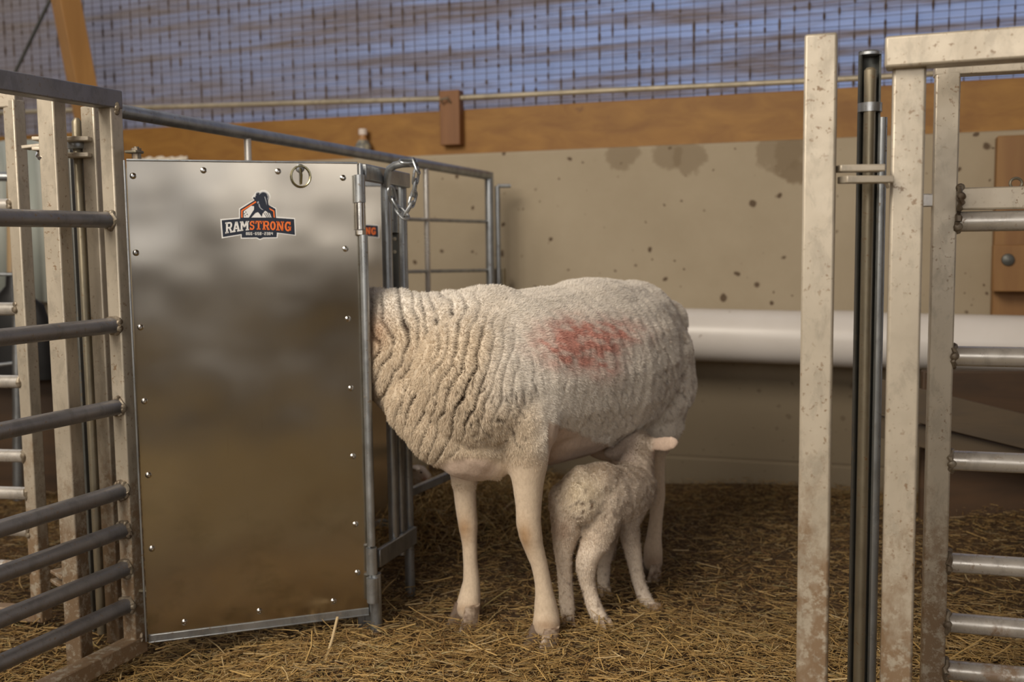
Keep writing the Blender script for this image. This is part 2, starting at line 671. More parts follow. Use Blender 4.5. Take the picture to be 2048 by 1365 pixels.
# wooden block over the beam with a staple
r_ = thing('wooden_block', 'short reddish timber block nailed upright over the long beam', 'wood block', wall_pt(905, 290, -0.06))
m = MB()
a, b = wall_pt(903, 182, -0.055), wall_pt(906, 291, -0.055)
b = Vector((a.x, a.y, b.z))
m.bar(a, b, 0.085, 0.05, WN)
m.build('block', MATS['block_wood'], r_, bevel=0.003)
m = MB()
c = wall_pt(892, 200, -0.02)
m.tube([c + Vector((-0.015, 0, -0.012)), c + WN * 0.02 + Vector((-0.012, 0, 0)), c + WN * 0.02 + Vector((0.012, 0, 0.004)), c + Vector((0.018, 0, -0.01))], 0.004, 8)
m.build('staple', MATS['dull_steel'], r_)

# diagonal timber and thin rod at the upper left
m = MB()
a, b = wall_pt(120, -60, 0.16), wall_pt(190, 300, 0.05)
mid_off = (b - a)
m.bar(a, b, 0.10, 0.09, WN + Vector((-0.65, 0, 0)))
tag(m.build('timber_brace', MATS['brace_wood'], bevel=0.003, origin=b), 'leaning timber brace rising from the beam at the far left', 'timber brace')
m = MB()
m.tube([wall_pt(112, -25, 0.0), wall_pt(28, 150, -0.02), wall_pt(10, 190, -0.02)], 0.008, 10)
tag(m.build('brace_rod', MATS['dark_channel']), 'thin dark metal rod slanting across the curtain left of the timber brace', 'rod')

# bottle on the ledge
pb = wall_pt(727, 312, -0.04)
pb.z = WTOP
t = NT('bottle_glass'); t.set(t.mix(t.ramp(t.noise(t.coord(), 40, 3), [(0.45, 0), (0.6, 1)]), (0.42, 0.38, 0.28), (0.16, 0.16, 0.15)), 0.25, 0)
t = NT('bottle_cap'); t.set((0.72, 0.62, 0.55), 0.5, 0)
t = NT('bottle_neck'); t.set((0.42, 0.22, 0.09), 0.4, 0)
r_ = thing('bottle', 'small bottle with white cap standing on top of the concrete wall', 'bottle', pb)
hb = wall_pt(727, 258, -0.04).z - WTOP
m = MB(); m.lathe(pb, (0, 0, 1), [(0.030, 0), (0.033, 0.004), (0.033, hb * 0.45), (0.020, hb * 0.62)], 20)
m.build('body', MATS['bottle_glass'], r_)
m = MB(); m.lathe(pb, (0, 0, 1), [(0.020, hb * 0.62), (0.015, hb * 0.68), (0.015, hb * 0.82)], 20)
m.build('neck', MATS['bottle_neck'], r_)
m = MB(); m.lathe(pb, (0, 0, 1), [(0.018, hb * 0.80), (0.018, hb * 0.98), (0.015, hb)], 20)
m.build('cap', MATS['bottle_cap'], r_)

# crumpled white cloth on the wall top
t = NT('white_cloth'); t.set(t.mix(t.ramp(t.noise(t.coord(), 50, 3), [(0.5, 0), (0.7, 1)]), (0.85, 0.78, 0.66), (0.5, 0.35, 0.2)), 0.8, 0)
c0, c1 = wall_pt(285, 312, -0.03), wall_pt(372, 309, -0.03)
nxx, nyy = 40, 14
V = []
for j in range(nyy):
    for i in range(nxx):
        u, v = i / (nxx - 1), j / (nyy - 1)
        p = c0.lerp(c1, u) + WN * (0.06 * (v - 0.5))
        bulge = math.sin(math.pi * v) ** 0.6
        z = WTOP + 0.002 + bulge * (0.036 + 0.022 * mnoise.noise(Vector((u * 8, v * 4, 1.3)))) + 0.004
        V.append((p.x, p.y, z))
for j in range(nyy):
    for i in range(nxx):
        x_, y_, z_ = V[j * nxx + i]
        V.append((x_, y_, WTOP + 0.001))
idx = np.arange(nxx * nyy).reshape(nyy, nxx)
Qa = np.stack([idx[:-1, :-1].ravel(), idx[:-1, 1:].ravel(), idx[1:, 1:].ravel(), idx[1:, :-1].ravel()], 1)
Qb = Qa[:, ::-1] + nxx * nyy
bd = list(idx[0, :]) + list(idx[1:, -1]) + list(idx[-1, ::-1][1:]) + list(idx[::-1, 0][1:])
Qs = np.array([[bd[i], bd[i] + nxx * nyy, bd[i + 1] + nxx * nyy, bd[i + 1]] for i in range(len(bd) - 1)])
tag(link('white_rag', np_mesh(np.array(V), np.concatenate([Qa, Qb, Qs]), 'white_rag'), MATS['white_cloth']),
    'crumpled off-white rag lying on the wall top above the metal panel', 'rag')

# white drain pipe along the wall
t = NT('white_pvc')
dz = t.ramp(t.noise(t.coord(), 28, 3, 0.6), [(0.70, 0), (0.76, 0.8)])
cb = t.mix(t.ramp(t.noise(t.coord((1, 1, 1)), 3, 4), [(0.35, 0), (0.7, 1)]), (0.80, 0.76, 0.73), (0.70, 0.66, 0.62))
t.set(t.mix(dz, cb, (0.2, 0.14, 0.09)), 0.32, 0)
PR = 0.0915
def pipe_c(px, py):
    return wall_pt(px, py, PR + 0.105)
pa, pb_ = pipe_c(1100, 661), pipe_c(2048, 689)
dirp = (pb_ - pa)
r_ = thing('drain_pipe', 'thick white plastic pipe running along the foot of the concrete wall', 'pipe', pa)
m = MB()
A_ = pa - dirp * 0.02
B_ = pa + dirp * 1.35
n_ = 36
m.tube([A_, B_], PR, n_)
m.build('pipe', MATS['white_pvc'], r_)
cpx = pipe_c(1680, 678)
m = MB(); m.tube([cpx - dirp.normalized() * 0.09, cpx + dirp.normalized() * 0.06], PR + 0.004, n_)
m.build('coupling', MATS['white_pvc'], r_)
# ------------------------------------------------------------------ helpers for welded gates
def weld(p, r, axis, parent):
    """lumpy bead of weld round a bar's end"""
    a = Vector(axis).normalized()
    s = a.cross(Vector((0, 0, 1))).normalized()
    u = s.cross(a)
    m = MB()
    n = 16
    pts, rad = [], []
    for k in range(n + 1):
        t = 2 * math.pi * k / n
        rr = r * (1.04 + 0.10 * random.uniform(-1, 1))
        pts.append(Vector(p) + (s * math.cos(t) + u * math.sin(t)) * rr + a * random.uniform(-0.003, 0.003))
        rad.append(random.uniform(0.0028, 0.0062))
    m.tube(pts, 0.005, 7, True, rad)
    for k in range(3):
        t = random.uniform(0, 6.28)
        m.blob(Vector(p) + (s * math.cos(t) + u * math.sin(t)) * r * 1.1, 0.008, 0.005, 0.007, a + Vector((0.3, 0.2, random.uniform(-1, 1))), (0, 0, 1), 8, 6)
    return m.build('weld_bead', MATS['weld_metal'], parent)

def lug(p0, p1, wdt, th, parent, matn='aluminium', name='lug', rnd=True):
    m = MB()
    m.bar(p0, p1, wdt, th)
    return m.build(name, MATS[matn], parent, bevel=0.002)

def bolt(p, axis, r, L, parent, name='bolt', matn='bright_steel'):
    m = MB()
    m.lathe(p, axis, [(r, 0), (r, L * 0.6)], 6)
    a = Vector(axis).normalized()
    m.lathe(Vector(p) + a * L * 0.6, axis, [(r * 0.55, 0), (r * 0.55, L * 0.4)], 10)
    return m.build(name, MATS[matn], parent)

# ------------------------------------------------------------------ left gate, running towards the camera
G = Vector((0.375, 0.927, 0)).normalized()     # along the gate, away from the camera
GN = Vector((G.y, -G.x, 0))                     # its right hand side
TS = 0.0345
P0 = at(246, 760, 2.235)
P0.z = 0
gate = thing('livestock_gate', 'grey barred gate crossing the lower left corner in front of pale posts', 'gate', P0)
zt = z_at(240, 199, 2.235)
zb = z_at(290, 1290, 2.235)
m = MB(); m.bar(P0 + Vector((0, 0, zb - 0.014)), P0 + Vector((0, 0, zt + 0.014)), TS, TS, G)
m.build('end_post', MATS['aluminium'], gate, bevel=0.003)
far = P0 - G * 1.25
m = MB(); m.bar(P0 + G * TS / 2 + Vector((0, 0, zt + 0.0)), far + Vector((0, 0, zt)), TS + 0.004, TS + 0.004)
m.build('top_rail', MATS['shaded_aluminium'], gate, bevel=0.003)
m = MB(); m.bar(P0 + G * TS / 2 + Vector((0, 0, zb)), far + Vector((0, 0, zb)), TS + 0.004, TS + 0.004)
m.build('bottom_rail', MATS['aluminium'], gate, bevel=0.003)
m = MB(); m.bar(far + Vector((0, 0, zb)), far + Vector((0, 0, zt)), TS, TS, G)
m.build('end_post', MATS['shaded_aluminium'], gate, bevel=0.003)
pe = P0 - G * TS / 2
for px, py in ((237, 440), (242, 651), (248, 814), (256, 982), (258, 1060), (262, 1137), (266, 1211)):
    z = z_at(px, py, pe.y)
    m = MB()
    m.tube([pe + Vector((0, 0, z)), far + Vector((0, 0, z))], 0.0168, 20)
    b_ = m.build('bar', MATS['shaded_aluminium'], gate)
    weld(pe + Vector((0, 0, z)) - G * 0.003, 0.0165, G, b_)
weld(P0 + GN * 0.004 + Vector((0, 0, zt - 0.018)), 0.014, Vector((0, 0, 1)).cross(GN), gate)
weld(P0 + GN * 0.004 + Vector((0, 0, zb + 0.018)), 0.014, Vector((0, 0, 1)).cross(GN), gate)
# hinge plates between the gate post and the metal panel
for y0_, zt_ in ((305, 0), (1178, 1)):
    c = at(252 + 26 * zt_, y0_, 2.245)
    lug(c + GN * 0.006, c + GN * 0.034 + G * 0.004, 0.03, 0.006, gate, 'dull_steel', 'hinge_plate')
    c2 = c + GN * 0.024 + G * 0.004
    bolt(c2 + Vector((0, 0, 0.003)), (0, 0, 1), 0.011, 0.008, gate, 'hinge_bolt', 'weld_metal')
    bolt(c2 - Vector((0, 0, 0.003)), (0, 0, -1), 0.010, 0.02, gate, 'hinge_bolt', 'weld_metal')

# post directly behind the gate post, with the pin and its lugs
P3 = at(200, 520, 2.285)
P3.z = 0
r_ = thing('gate_post', 'pale square post standing tight behind the grey gate\'s end post', 'gate post', P3)
m = MB(); m.bar(P3 + Vector((0, 0, 0.0)), P3 + Vector((0, 0, z_at(190, 214, 2.285))), TS + 0.002, TS, G)
m.build('post', MATS['aluminium'], r_, bevel=0.003)
for py in (279, 311):
    z = z_at(190, py, 2.27)
    m = MB()
    q0, q1 = at(134, py, 2.27), at(186, py, 2.27)
    q0.z = q1.z = z
    m.bar(q0, q1, 0.05, 0.010)
    m.build('lug', MATS['aluminium'], r_, bevel=0.002)
pin = thing('hinge_pin', 'long round steel pin standing through the lugs behind the left gate', 'hinge pin', at(180, 1190, 2.29))
m = MB()
zz0, zz1 = 0.02, z_at(164, 236, 2.285)
c = at(166, 500, 2.285); 
m.tube([Vector((c.x, c.y, zz0)), Vector((c.x, c.y, zz1 - 0.008)), Vector((c.x, c.y, zz1))], 0.0102, 16, True, [0.0102, 0.0102, 0.005])
m.build('rod', MATS['dull_steel'], pin)
m = MB(); m.lathe(Vector((c.x, c.y, z_at(160, 298, 2.285))), (0, 0, 1), [(0.020, 0), (0.021, 0.004), (0.021, 0.013), (0.020, 0.016)], 20)
m.build('washer', MATS['galvanised'], pin)
# dark channel behind it
m = MB()
c = at(172, 560, 2.37)
m.bar(Vector((c.x - 0.006, c.y, 0.0)), Vector((c.x - 0.006, c.y, z_at(164, 300, 2.37))), 0.055, 0.012, GN)
tag(m.build('steel_channel', MATS['dark_channel'], bevel=0.002, origin=(c.x, c.y, 0)), 'dark upright steel channel behind the left hinge pin', 'steel channel')

# middle free-standing post
PM = at(131, 760, 2.19)
PM.z = 0
r_ = thing('gate_post', 'pale dirt-speckled square post seen between the gate\'s bars, left of the hinge pin', 'gate post', PM)
m = MB(); m.bar(PM + Vector((0, 0, -0.01)), PM + Vector((0, 0, 1.19)), 0.040, 0.040, Vector((0.24, 0.97, 0)))
m.build('post', MATS['aluminium'], r_, bevel=0.003)
for py in (283, 303):
    q0, q1 = at(72, py - 4, 2.2), at(92, py - 4, 2.2)
    q1.z = q0.z
    m = MB(); m.bar(q0, q1, 0.045, 0.008)
    m.build('lug', MATS['aluminium'], r_, bevel=0.002)
bolt(at(80, 306, 2.19), (0.3, -0.8, -0.6), 0.008, 0.022, r_)
for py in (1140, 1158):
    q0, q1 = at(118, py, 2.3), at(140, py, 2.25)
    q1.z = q0.z
    m = MB(); m.bar(q0, q1, 0.04, 0.008)
    m.build('lug', MATS['aluminium'], r_, bevel=0.002)

# farther barred panel at the left edge
PB = at(56, 720, 2.42)
PB.z = 0
zb_ = z_at(100, 1225, 2.42)
r_ = thing('pen_panel', 'pale barred pen panel at the left edge, behind the nearer shaded gate', 'pen panel', PB)
m = MB(); m.bar(PB + Vector((0, 0, zb_ - 0.02)), PB + Vector((0, 0, z_at(36, 200, 2.42))), 0.033, 0.034, G)
m.build('end_post', MATS['aluminium'], r_, bevel=0.003)
LW = Vector((-1, 0.16, 0)).normalized()
def lw(px, py):
    c = at(px, py, PB.y)
    return Vector((PB.x, PB.y, c.z)) + LW * 0.016
c = lw(36, 201)
m = MB(); m.bar(c - LW * 0.03, c + LW * 1.3, 0.034, 0.034); m.build('top_rail', MATS['aluminium'], r_, bevel=0.003)
c = lw(100, 1228)
m = MB(); m.bar(c - LW * 0.01, c + LW * 1.3, 0.034, 0.034); m.build('bottom_rail', MATS['aluminium'], r_, bevel=0.003)
for py in (410, 618, 764, 913, 988, 1062, 1136):
    c = lw(60, py)
    m = MB(); m.tube([c, c + LW * 1.3], 0.0152, 18)
    b_ = m.build('bar', MATS['aluminium_bar'], r_)
    weld(c, 0.0152, LW, b_)
lug(at(50, 296, 2.37), at(88, 292, 2.37), 0.04, 0.008, r_)

# ------------------------------------------------------------------ creep panel of sheet metal
SL, SR = at(262, 800, 2.20), at(722, 800, 2.345)
SL = at(266, 800, 2.19)
SDIR = (Vector((SR.x, SR.y, 0)) - Vector((SL.x, SL.y, 0))).normalized()
SN = Vector((SDIR.y, -SDIR.x, 0))
SP = Vector((SR.x, SR.y, 0))
def sp(px, py, off=0.0):
    return on_plane(px, py, SP + SN * off, SN)
zT, zB = sp(480, 324).z, sp(520, 1243).z
pL, pR = sp(270, 700), sp(724, 700)
pL.z = pR.z = 0
panel = thing('sheet_metal_panel', 'large grey sheet metal panel riveted to a frame, with a ram sticker at its top', 'metal panel', pR)
UP = Vector((0, 0, 1))
m = MB()
a, b = pL - SN * 0.001, pR - SN * 0.001
m.bar(a + UP * (zT + zB) / 2, b + UP * (zT + zB) / 2, 0.002, zT - zB)
m.build('sheet', MATS['sheet_metal'], panel)
# angle frame
m = MB(); m.bar(pL + UP * (zT + 0.001) - SN * 0.012, pR + UP * (zT + 0.001) - SN * 0.012, 0.036, 0.004)
m.build('top_frame', MATS['galvanised'], panel, bevel=0.001)
m = MB(); m.bar(pL + UP * (zB - 0.008) + SN * 0.001, pR + UP * (zB - 0.008) + SN * 0.001, 0.004, 0.016)
m.bar(pL + UP * (zB - 0.016) - SN * 0.01, pR + UP * (zB - 0.016) - SN * 0.01, 0.03, 0.003)
m.build('bottom_frame', MATS['galvanised'], panel, bevel=0.001)
m = MB()
q = pR + SDIR * 0.004
m.bar(q + UP * (zB - 0.01), q + UP * zT, 0.004, 0.03, SN)
m.bar(q + UP * (zB - 0.01) + SDIR * 0.003, q + UP * (zT) + SDIR * 0.003, 0.010, 0.004, SN)
m.build('side_frame', MATS['galvanised'], panel, bevel=0.001)
m = MB()
q = pL - SDIR * 0.004
m.bar(q + UP * (zB - 0.01), q + UP * zT, 0.004, 0.03, SN)
m.build('side_frame', MATS['galvanised'], panel, bevel=0.001)
m = MB()
q = pR + SDIR * 0.0 - SN * 0.03
m.bar(q - SDIR * 0.003 + UP * -0.01, q - SDIR * 0.003 + UP * (zB + 0.02), 0.036, 0.012, SN)
m.build('foot', MATS['galvanised'], panel, bevel=0.001)
rivets = [(266, 352), (407, 341), (556, 343), (686, 356), (272, 506), (691, 498), (281, 655), (696, 638), (289, 803), (702, 777), (297, 951), (706, 913), (304, 1098), (711, 1049), (715, 1146), (369, 1245), (519, 1223), (667, 1203)]
for px, py in rivets:
    c = sp(px, py)
    m = MB()
    m.lathe(c, SN, [(0.0068, 0), (0.0066, 0.0012), (0.0045, 0.0030), (0.0022, 0.0036), (0.0020, 0.0022)], 16)
    m.build('rivet', MATS['bright_steel'], panel)
# pull ring on its short pin
c = sp(600, 337)
m = MB()
m.lathe(c, SN, [(0.0095, 0), (0.0095, 0.004), (0.006, 0.006)], 18)
m.build('pin_head', MATS['galvanised'], panel)
m = MB()
m.tube([c + SN * 0.005, sp(603, 350, 0.012), sp(602, 368, 0.007)], 0.0026, 8)
m.build('pin', MATS['brass_ring'], panel)
m = MB()
rc = sp(602, 353, 0.006)
n_ = 32
m.tube([rc + (SDIR * math.cos(2 * math.pi * k / n_) * 0.0205 + UP * math.sin(2 * math.pi * k / n_) * 0.0225) for k in range(n_ + 1)], 0.0021, 8)
m.build('pull_ring', MATS['brass_ring'], panel)

# --- the sticker, drawn on the sheet's plane (points read off a 6.83x view)
for nm, c_ in (('sticker_white', (0.74, 0.74, 0.74)), ('sticker_navy', (0.012, 0.018, 0.035)), ('sticker_orange', (0.80, 0.17, 0.03)), ('sticker_grey', (0.34, 0.36, 0.40))):
    t = NT(nm); t.set(c_, 0.45, 0)
LAYER = {'w': 0.0004, 'n': 0.0008, 'o': 0.0012, 'x': 0.0016, 'y': 0.0020}

def sticker(parent, shift=Vector((0, 0, 0))):
    def P(zx, zy):
        return sp(420 + zx * 0.14648, 300 + zy * 0.14648) + shift
    def poly(bmk, pts, lay):
        bmk.ngon([P(*p) + SN * LAYER[lay] * 0.0 + SN * (LAYER[lay] - 0.0004) for p in pts], SN, 0.0004)
    def arc(cx, cy, rx, ry, a0, a1, n=14):
        return [(cx + rx * math.cos(math.radians(a0 + (a1 - a0) * k / n)), cy + ry * math.sin(math.radians(a0 + (a1 - a0) * k / n))) for k in range(n + 1)]
    root = parent
    # white backing outline
    m = MB()
    out = [(140, 945), (395, 925), (395, 800), (560, 700), (600, 690), (565, 655), (590, 620), (605, 600), (625, 575), (660, 560)]
    out += arc(730, 640, 95, 95, -140, 25, 12)
    out += [(812, 690), (805, 750), (905, 795), (912, 912), (1160, 930), (1172, 1172), (930, 1142), (922, 1205), (730, 1210), (680, 1232), (632, 1210), (420, 1215), (420, 1165), (160, 1210)]
    poly(m, out, 'w')
    backing = m.build('sticker', MATS['sticker_white'], root, smooth=False)
    # navy
    m = MB()
    poly(m, [(160, 962), (410, 940), (410, 812), (640, 668), (800, 752), (892, 805), (900, 930), (1146, 946), (1158, 1160), (912, 1128), (908, 1192), (725, 1195), (680, 1215), (640, 1195), (432, 1198), (432, 1148), (176, 1190)], 'n')
    m.build('banner', MATS['sticker_navy'], backing, smooth=False)
    # orange chevrons
    m = MB()
    poly(m, [(425, 925), (425, 825), (625, 698), (632, 718), (445, 835), (445, 925)], 'o')
    poly(m, [(805, 790), (878, 832), (885, 925), (868, 925), (862, 842), (808, 812)], 'o')
    # STRONG
    def top(x):
        return 990 - 20 * math.sin((x - 210) / 900 * math.pi) if x < 660 else 970 + 10 * (x - 660) / 450
    def bot(x):
        return 1090 + 55 * ((660 - x) / 450) ** 1.6 if x < 660 else 1090 + 28 * ((x - 660) / 450) ** 1.6
    def glyph(mk, x0, x1, polys):
        for pl in polys:
            pts = []
            L_ = len(pl)
            for i in range(L_):
                (u0, v0), (u1, v1) = pl[i], pl[(i + 1) % L_]
                X0 = x0 + (x1 - x0) * u0
                pts.append((X0, bot(X0) + (top(X0) - bot(X0)) * v0))
            poly(mk, pts, 'x')
    def R(x0, y0, x1, y1):
        return [(x0, y0), (x1, y0), (x1, y1), (x0, y1)]
    def ring(x0, y0, x1, y1, tx, ty, a0=0, a1=360, n=14):
        cx, cy, rx, ry = (x0 + x1) / 2, (y0 + y1) / 2, (x1 - x0) / 2, (y1 - y0) / 2
        o_, i_ = [], []
        res = []
        for k in range(n):
            b0, b1 = [math.radians(a0 + (a1 - a0) * q_ / n) for q_ in (k, k + 1)]
            res.append([(cx + rx * math.cos(b0), cy + ry * math.sin(b0)), (cx + rx * math.cos(b1), cy + ry * math.sin(b1)),
                        (cx + (rx - tx) * math.cos(b1), cy + (ry - ty) * math.sin(b1)), (cx + (rx - tx) * math.cos(b0), cy + (ry - ty) * math.sin(b0))])
        return res
    gR = [R(.10, 0, .36, 1), R(0, 0, .46, .15), R(0, .85, .3, 1), R(.36, .85, .66, 1), R(.36, .42, .66, .56), [(.5, .42), (.74, .42), (.96, .08), (.70, .08)], R(.66, 0, 1, .15)] + ring(.4, .42, .94, 1, .24, .15, -90, 90, 8)
    gA = [[(.08, .1), (.30, .1), (.60, 1), (.36, 1)], [(.40, 1), (.64, 1), (.94, .1), (.68, .1)], R(.25, .26, .75, .40), R(0, 0, .4, .14), R(.6, 0, 1, .14)]
    gM = [R(.08, 0, .28, 1), R(.72, 0, .92, 1), [(.1, 1), (.34, 1), (.58, .35), (.42, .35)], [(.66, 1), (.9, 1), (.58, .35), (.42, .35)], R(0, 0, .36, .14), R(.64, 0, 1, .14), R(0, .87, .2, 1), R(.8, .87, 1, 1)]
    gS = ring(.06, .44, .94, 1, .26, .15, 20, 270, 12) + ring(.06, 0, .94, .58, .26, .15, 90, -160, 12) + [R(.74, .68, .92, .98), R(.08, .02, .26, .32)]
    gT = [R(.37, 0, .63, 1), R(.22, 0, .78, .14), R(.02, .85, .98, 1), R(.02, .66, .17, 1), R(.83, .66, .98, 1)]
    gO = ring(.04, 0, .96, 1, .28, .17, 0, 360, 20)
    gN = [R(.10, 0, .30, 1), R(.70, 0, .90, 1), [(.1, 1), (.34, 1), (.90, 0), (.68, 0)], R(0, 0, .42, .14), R(0, .87, .25, 1), R(.58, .87, 1, 1)]
    gG = ring(.04, 0, .96, 1, .28, .17, 50, 320, 16) + [R(.70, .1, .94, .48), R(.52, .36, .98, .50), R(.74, .66, .9, .98)]
    for g_, x0, x1 in ((gS, 538, 610), (gT, 618, 708), (gR, 716, 812), (gO, 815, 900), (gN, 905, 1010), (gG, 1015, 1108)):
        glyph(m, x0, x1, g_)
    m.build('orange_lettering', MATS['sticker_orange'], backing, smooth=False)
    m = MB()
    for g_, x0, x1 in ((gR, 208, 308), (gA, 306, 412), (gM, 408, 532)):
        glyph(m, x0, x1, g_)
    m.build('white_lettering', MATS['sticker_white'], backing, smooth=False)
    # phone number
    m = MB()
    seg = {'8': 'abcdefg', '6': 'acdefg', '5': 'acdfg', '2': 'abged', '3': 'abcdg', '4': 'bcfg'}
    def digit(mk, x, ch):
        W_, H_, T_ = 24, 40, 7
        y = 1164
        def Rr(a_, b_, c_, d_):
            poly(mk, [(x + a_, y - b_), (x + c_, y - b_), (x + c_, y - d_), (x + a_, y - d_)], 'x')
        if ch == '-':
            Rr(5, 17, 21, 23); return
        for s_ in seg[ch]:
            {'a': lambda: Rr(2, H_ - T_, W_ - 2, H_), 'g': lambda: Rr(2, H_ / 2 - T_ / 2, W_ - 2, H_ / 2 + T_ / 2), 'd': lambda: Rr(2, 0, W_ - 2, T_),
             'f': lambda: Rr(0, H_ / 2, T_, H_ - 2), 'b': lambda: Rr(W_ - T_, H_ / 2, W_, H_ - 2), 'e': lambda: Rr(0, 2, T_, H_ / 2), 'c': lambda: Rr(W_ - T_, 2, W_, H_ / 2)}[s_]()
    for i, ch in enumerate('866-658-2384'):
        digit(m, 490 + i * 31.2, ch)
    m.build('phone_number', MATS['sticker_white'], backing, smooth=False)
    # ram: white ground, dark beast, curled horn
    m = MB()
    poly(m, [(460, 925), (460, 838), (560, 765), (700, 780), (815, 840), (850, 925)], 'o')
    m.build('emblem_ground', MATS['sticker_white'], backing, smooth=False)
    m = MB()
    poly(m, [(530, 925), (600, 815), (600, 760), (640, 720), (610, 690), (585, 660), (600, 640), (615, 655), (625, 600), (660, 585), (690, 600), (720, 570), (765, 590), (785, 640), (790, 720), (808, 800), (830, 870), (800, 860), (750, 830), (715, 870), (705, 915), (680, 880), (655, 850), (620, 860), (560, 925)], 'x')
    for k in range(5):
        x = 730 + k * 26
        poly(m, [(x, 862 - k * 4), (x + 8, 860 - k * 4), (x + 52 - k * 4, 925), (x + 42 - k * 4, 925)], 'x')
    for x, y in ((488, 850), (505, 880), (478, 900), (470, 872)):
        poly(m, [(x, y - 9), (x + 10, y), (x, y + 9), (x - 9, y)], 'x')
    m.build('emblem_ram', MATS['sticker_navy'], backing, smooth=False)
    m = MB()
    def arcband(cx, cy, r0, r1, a0, a1, n=12):
        for k in range(n):
            b0, b1 = [math.radians(a0 + (a1 - a0) * q_ / n) for q_ in (k, k + 1)]
            poly(m, [(cx + r1 * math.cos(b0), cy + r1 * math.sin(b0)), (cx + r1 * math.cos(b1), cy + r1 * math.sin(b1)), (cx + r0 * math.cos(b1), cy + r0 * math.sin(b1)), (cx + r0 * math.cos(b0), cy + r0 * math.sin(b0))], 'y')
    arcband(728, 642, 60, 70, -150, 30)
    arcband(655, 612, 26, 35, -210, -30)
    poly(m, [(660, 740), (672, 735), (690, 790), (735, 825), (700, 815), (668, 780)], 'y')
    poly(m, [(640, 715), (660, 700), (668, 720), (650, 740)], 'y')
    poly(m, [(740, 640), (752, 640), (770, 700), (775, 760), (758, 700)], 'y')
    m.build('emblem_highlight', MATS['sticker_grey'], backing, smooth=False)
    return backing
sticker(panel)

# --- farther sheet panel of the same creep, seen through the stanchion
back_off = -0.72
bs = thing('sheet_metal_panel', 'farther sheet metal panel with a partly hidden sticker, seen between the galvanised posts', 'metal panel', pR - SN * 0.72)
bR = on_plane(786, 700, SP - SN * 0.72, SN); bR.z = 0
bL = bR - SDIR * (pR - pL).length
m = MB(); m.bar(bL + UP * (zT + zB) / 2, bR + UP * (zT + zB) / 2, 0.002, zT - zB)
m.build('sheet', MATS['sheet_metal'], bs)
m = MB()
m.bm.free()
for q in (bL, bR):
    m = MB(); m.bar(q + UP * -0.02, q + UP * zT, 0.03, 0.02, SN)
    m.build('upright', MATS['galvanised'], bs, bevel=0.001)
for z_ in (zT, zB):
    m = MB(); m.bar(bL + UP * z_, bR + UP * z_, 0.03, 0.02)
    m.build('rail', MATS['galvanised'], bs, bevel=0.001)
tgt = on_plane(757, 462, SP - SN * 0.72, SN)
sticker(bs, tgt - sp(420 + 1160 * .14648, 300 + 1040 * .14648) + SN * 0.0015)

# ------------------------------------------------------------------ galvanised stanchion holding the ewe's neck
dA, dC = 2.375, 2.62
Aq = at(729, 800, dA); Aq.z = 0
Cq = at(808, 600, dC); Cq.z = 0
SD = (Cq - Aq).normalized()
st = thing('head_stanchion', 'galvanised steel stanchion beside the metal panel with the ewe\'s neck passing through', 'stanchion', Aq)
m = MB(); m.bar(Aq + UP * -0.02, Aq + UP * z_at(735, 336, dA), 0.022, 0.022, SD)
m.build('front_post', MATS['galvanised'], st, bevel=0.004)
zc1 = z_at(815, 345, dC)
m = MB(); m.tube([Cq + UP * -0.045, Cq + UP * zc1], 0.0125, 16)
m.build('rear_post', MATS['galvanised'], st, bevel=0.004)
tb0 = at(724, 344, dA); tb1 = at(813, 362, dC)
m = MB(); m.bar(tb0, tb1, 0.022, 0.036); m.build('top_rail', MATS['galvanised'], st, bevel=0.003)
bb0 = at(756, 1118, dA); bb1 = at(830, 1070, dC)
m = MB(); m.bar(bb0, bb1, 0.012, 0.044); m.build('bottom_rail', MATS['galvanised'], st, bevel=0.003)
for px, d_, rr, y0, y1 in ((775, 2.50, 0.0125, 352, 1085), (790, 2.56, 0.010, 356, 1110)):
    q = at(px, 520, d_)
    m = MB(); m.tube([Vector((q.x, q.y, z_at(px, y1, d_))), Vector((q.x, q.y, z_at(px, y0, d_)))], rr, 14)
    m.build('neck_bar', MATS['galvanised'], st)
q0, q1 = at(790, 480, 2.545), at(795, 560, 2.545)
m = MB(); m.bar(Vector((q0.x, q0.y, z_at(790, 600, 2.56))), Vector((q0.x, q0.y, z_at(790, 380, 2.56))), 0.020, 0.008, SD)
m.build('slotted_bar', MATS['dark_channel'], st, bevel=0.001)
m = MB(); m.bar(Vector((q0.x, q0.y - 0.01, z_at(790, 466, 2.535))), Vector((q0.x, q0.y - 0.01, z_at(790, 400, 2.535))), 0.022, 0.010, SD)
m.build('adjusting_slide', MATS['galvanised'], st, bevel=0.001)
for py in (478, 504):
    bolt(at(789, py, 2.53), (0.2, -1, 0), 0.005, 0.010, st, 'slide_bolt', 'dull_steel')
# hinge barrels on the near post
hx = at(726, 640, 2.335)
def hz(px, py):
    return z_at(px, py, 2.335)
m = MB(); m.lathe(Vector((hx.x, hx.y, hz(722, 405))), UP, [(0.0125, 0), (0.0125, hz(722, 350) - hz(722, 405))], 18)
m.build('hinge_barrel', MATS['galvanised'], st)
m = MB(); m.lathe(Vector((hx.x, hx.y, hz(722, 459))), UP, [(0.0108, 0), (0.0108, hz(722, 406) - hz(722, 459))], 18)
m.build('hinge_barrel', MATS['bright_steel'], st)
m = MB(); m.lathe(Vector((hx.x, hx.y, hz(722, 472))), UP, [(0.006, 0), (0.009, 0.003), (0.009, 0.012)], 6)
m.build('hinge_nut', MATS['bright_steel'], st)
m = MB(); m.tube([Vector((hx.x + 0.006, hx.y, hz(745, 1092))), Vector((hx.x + 0.006, hx.y, hz(725, 470)))], 0.0095, 16)
m.build('hinge_rod', MATS['galvanised'], st)
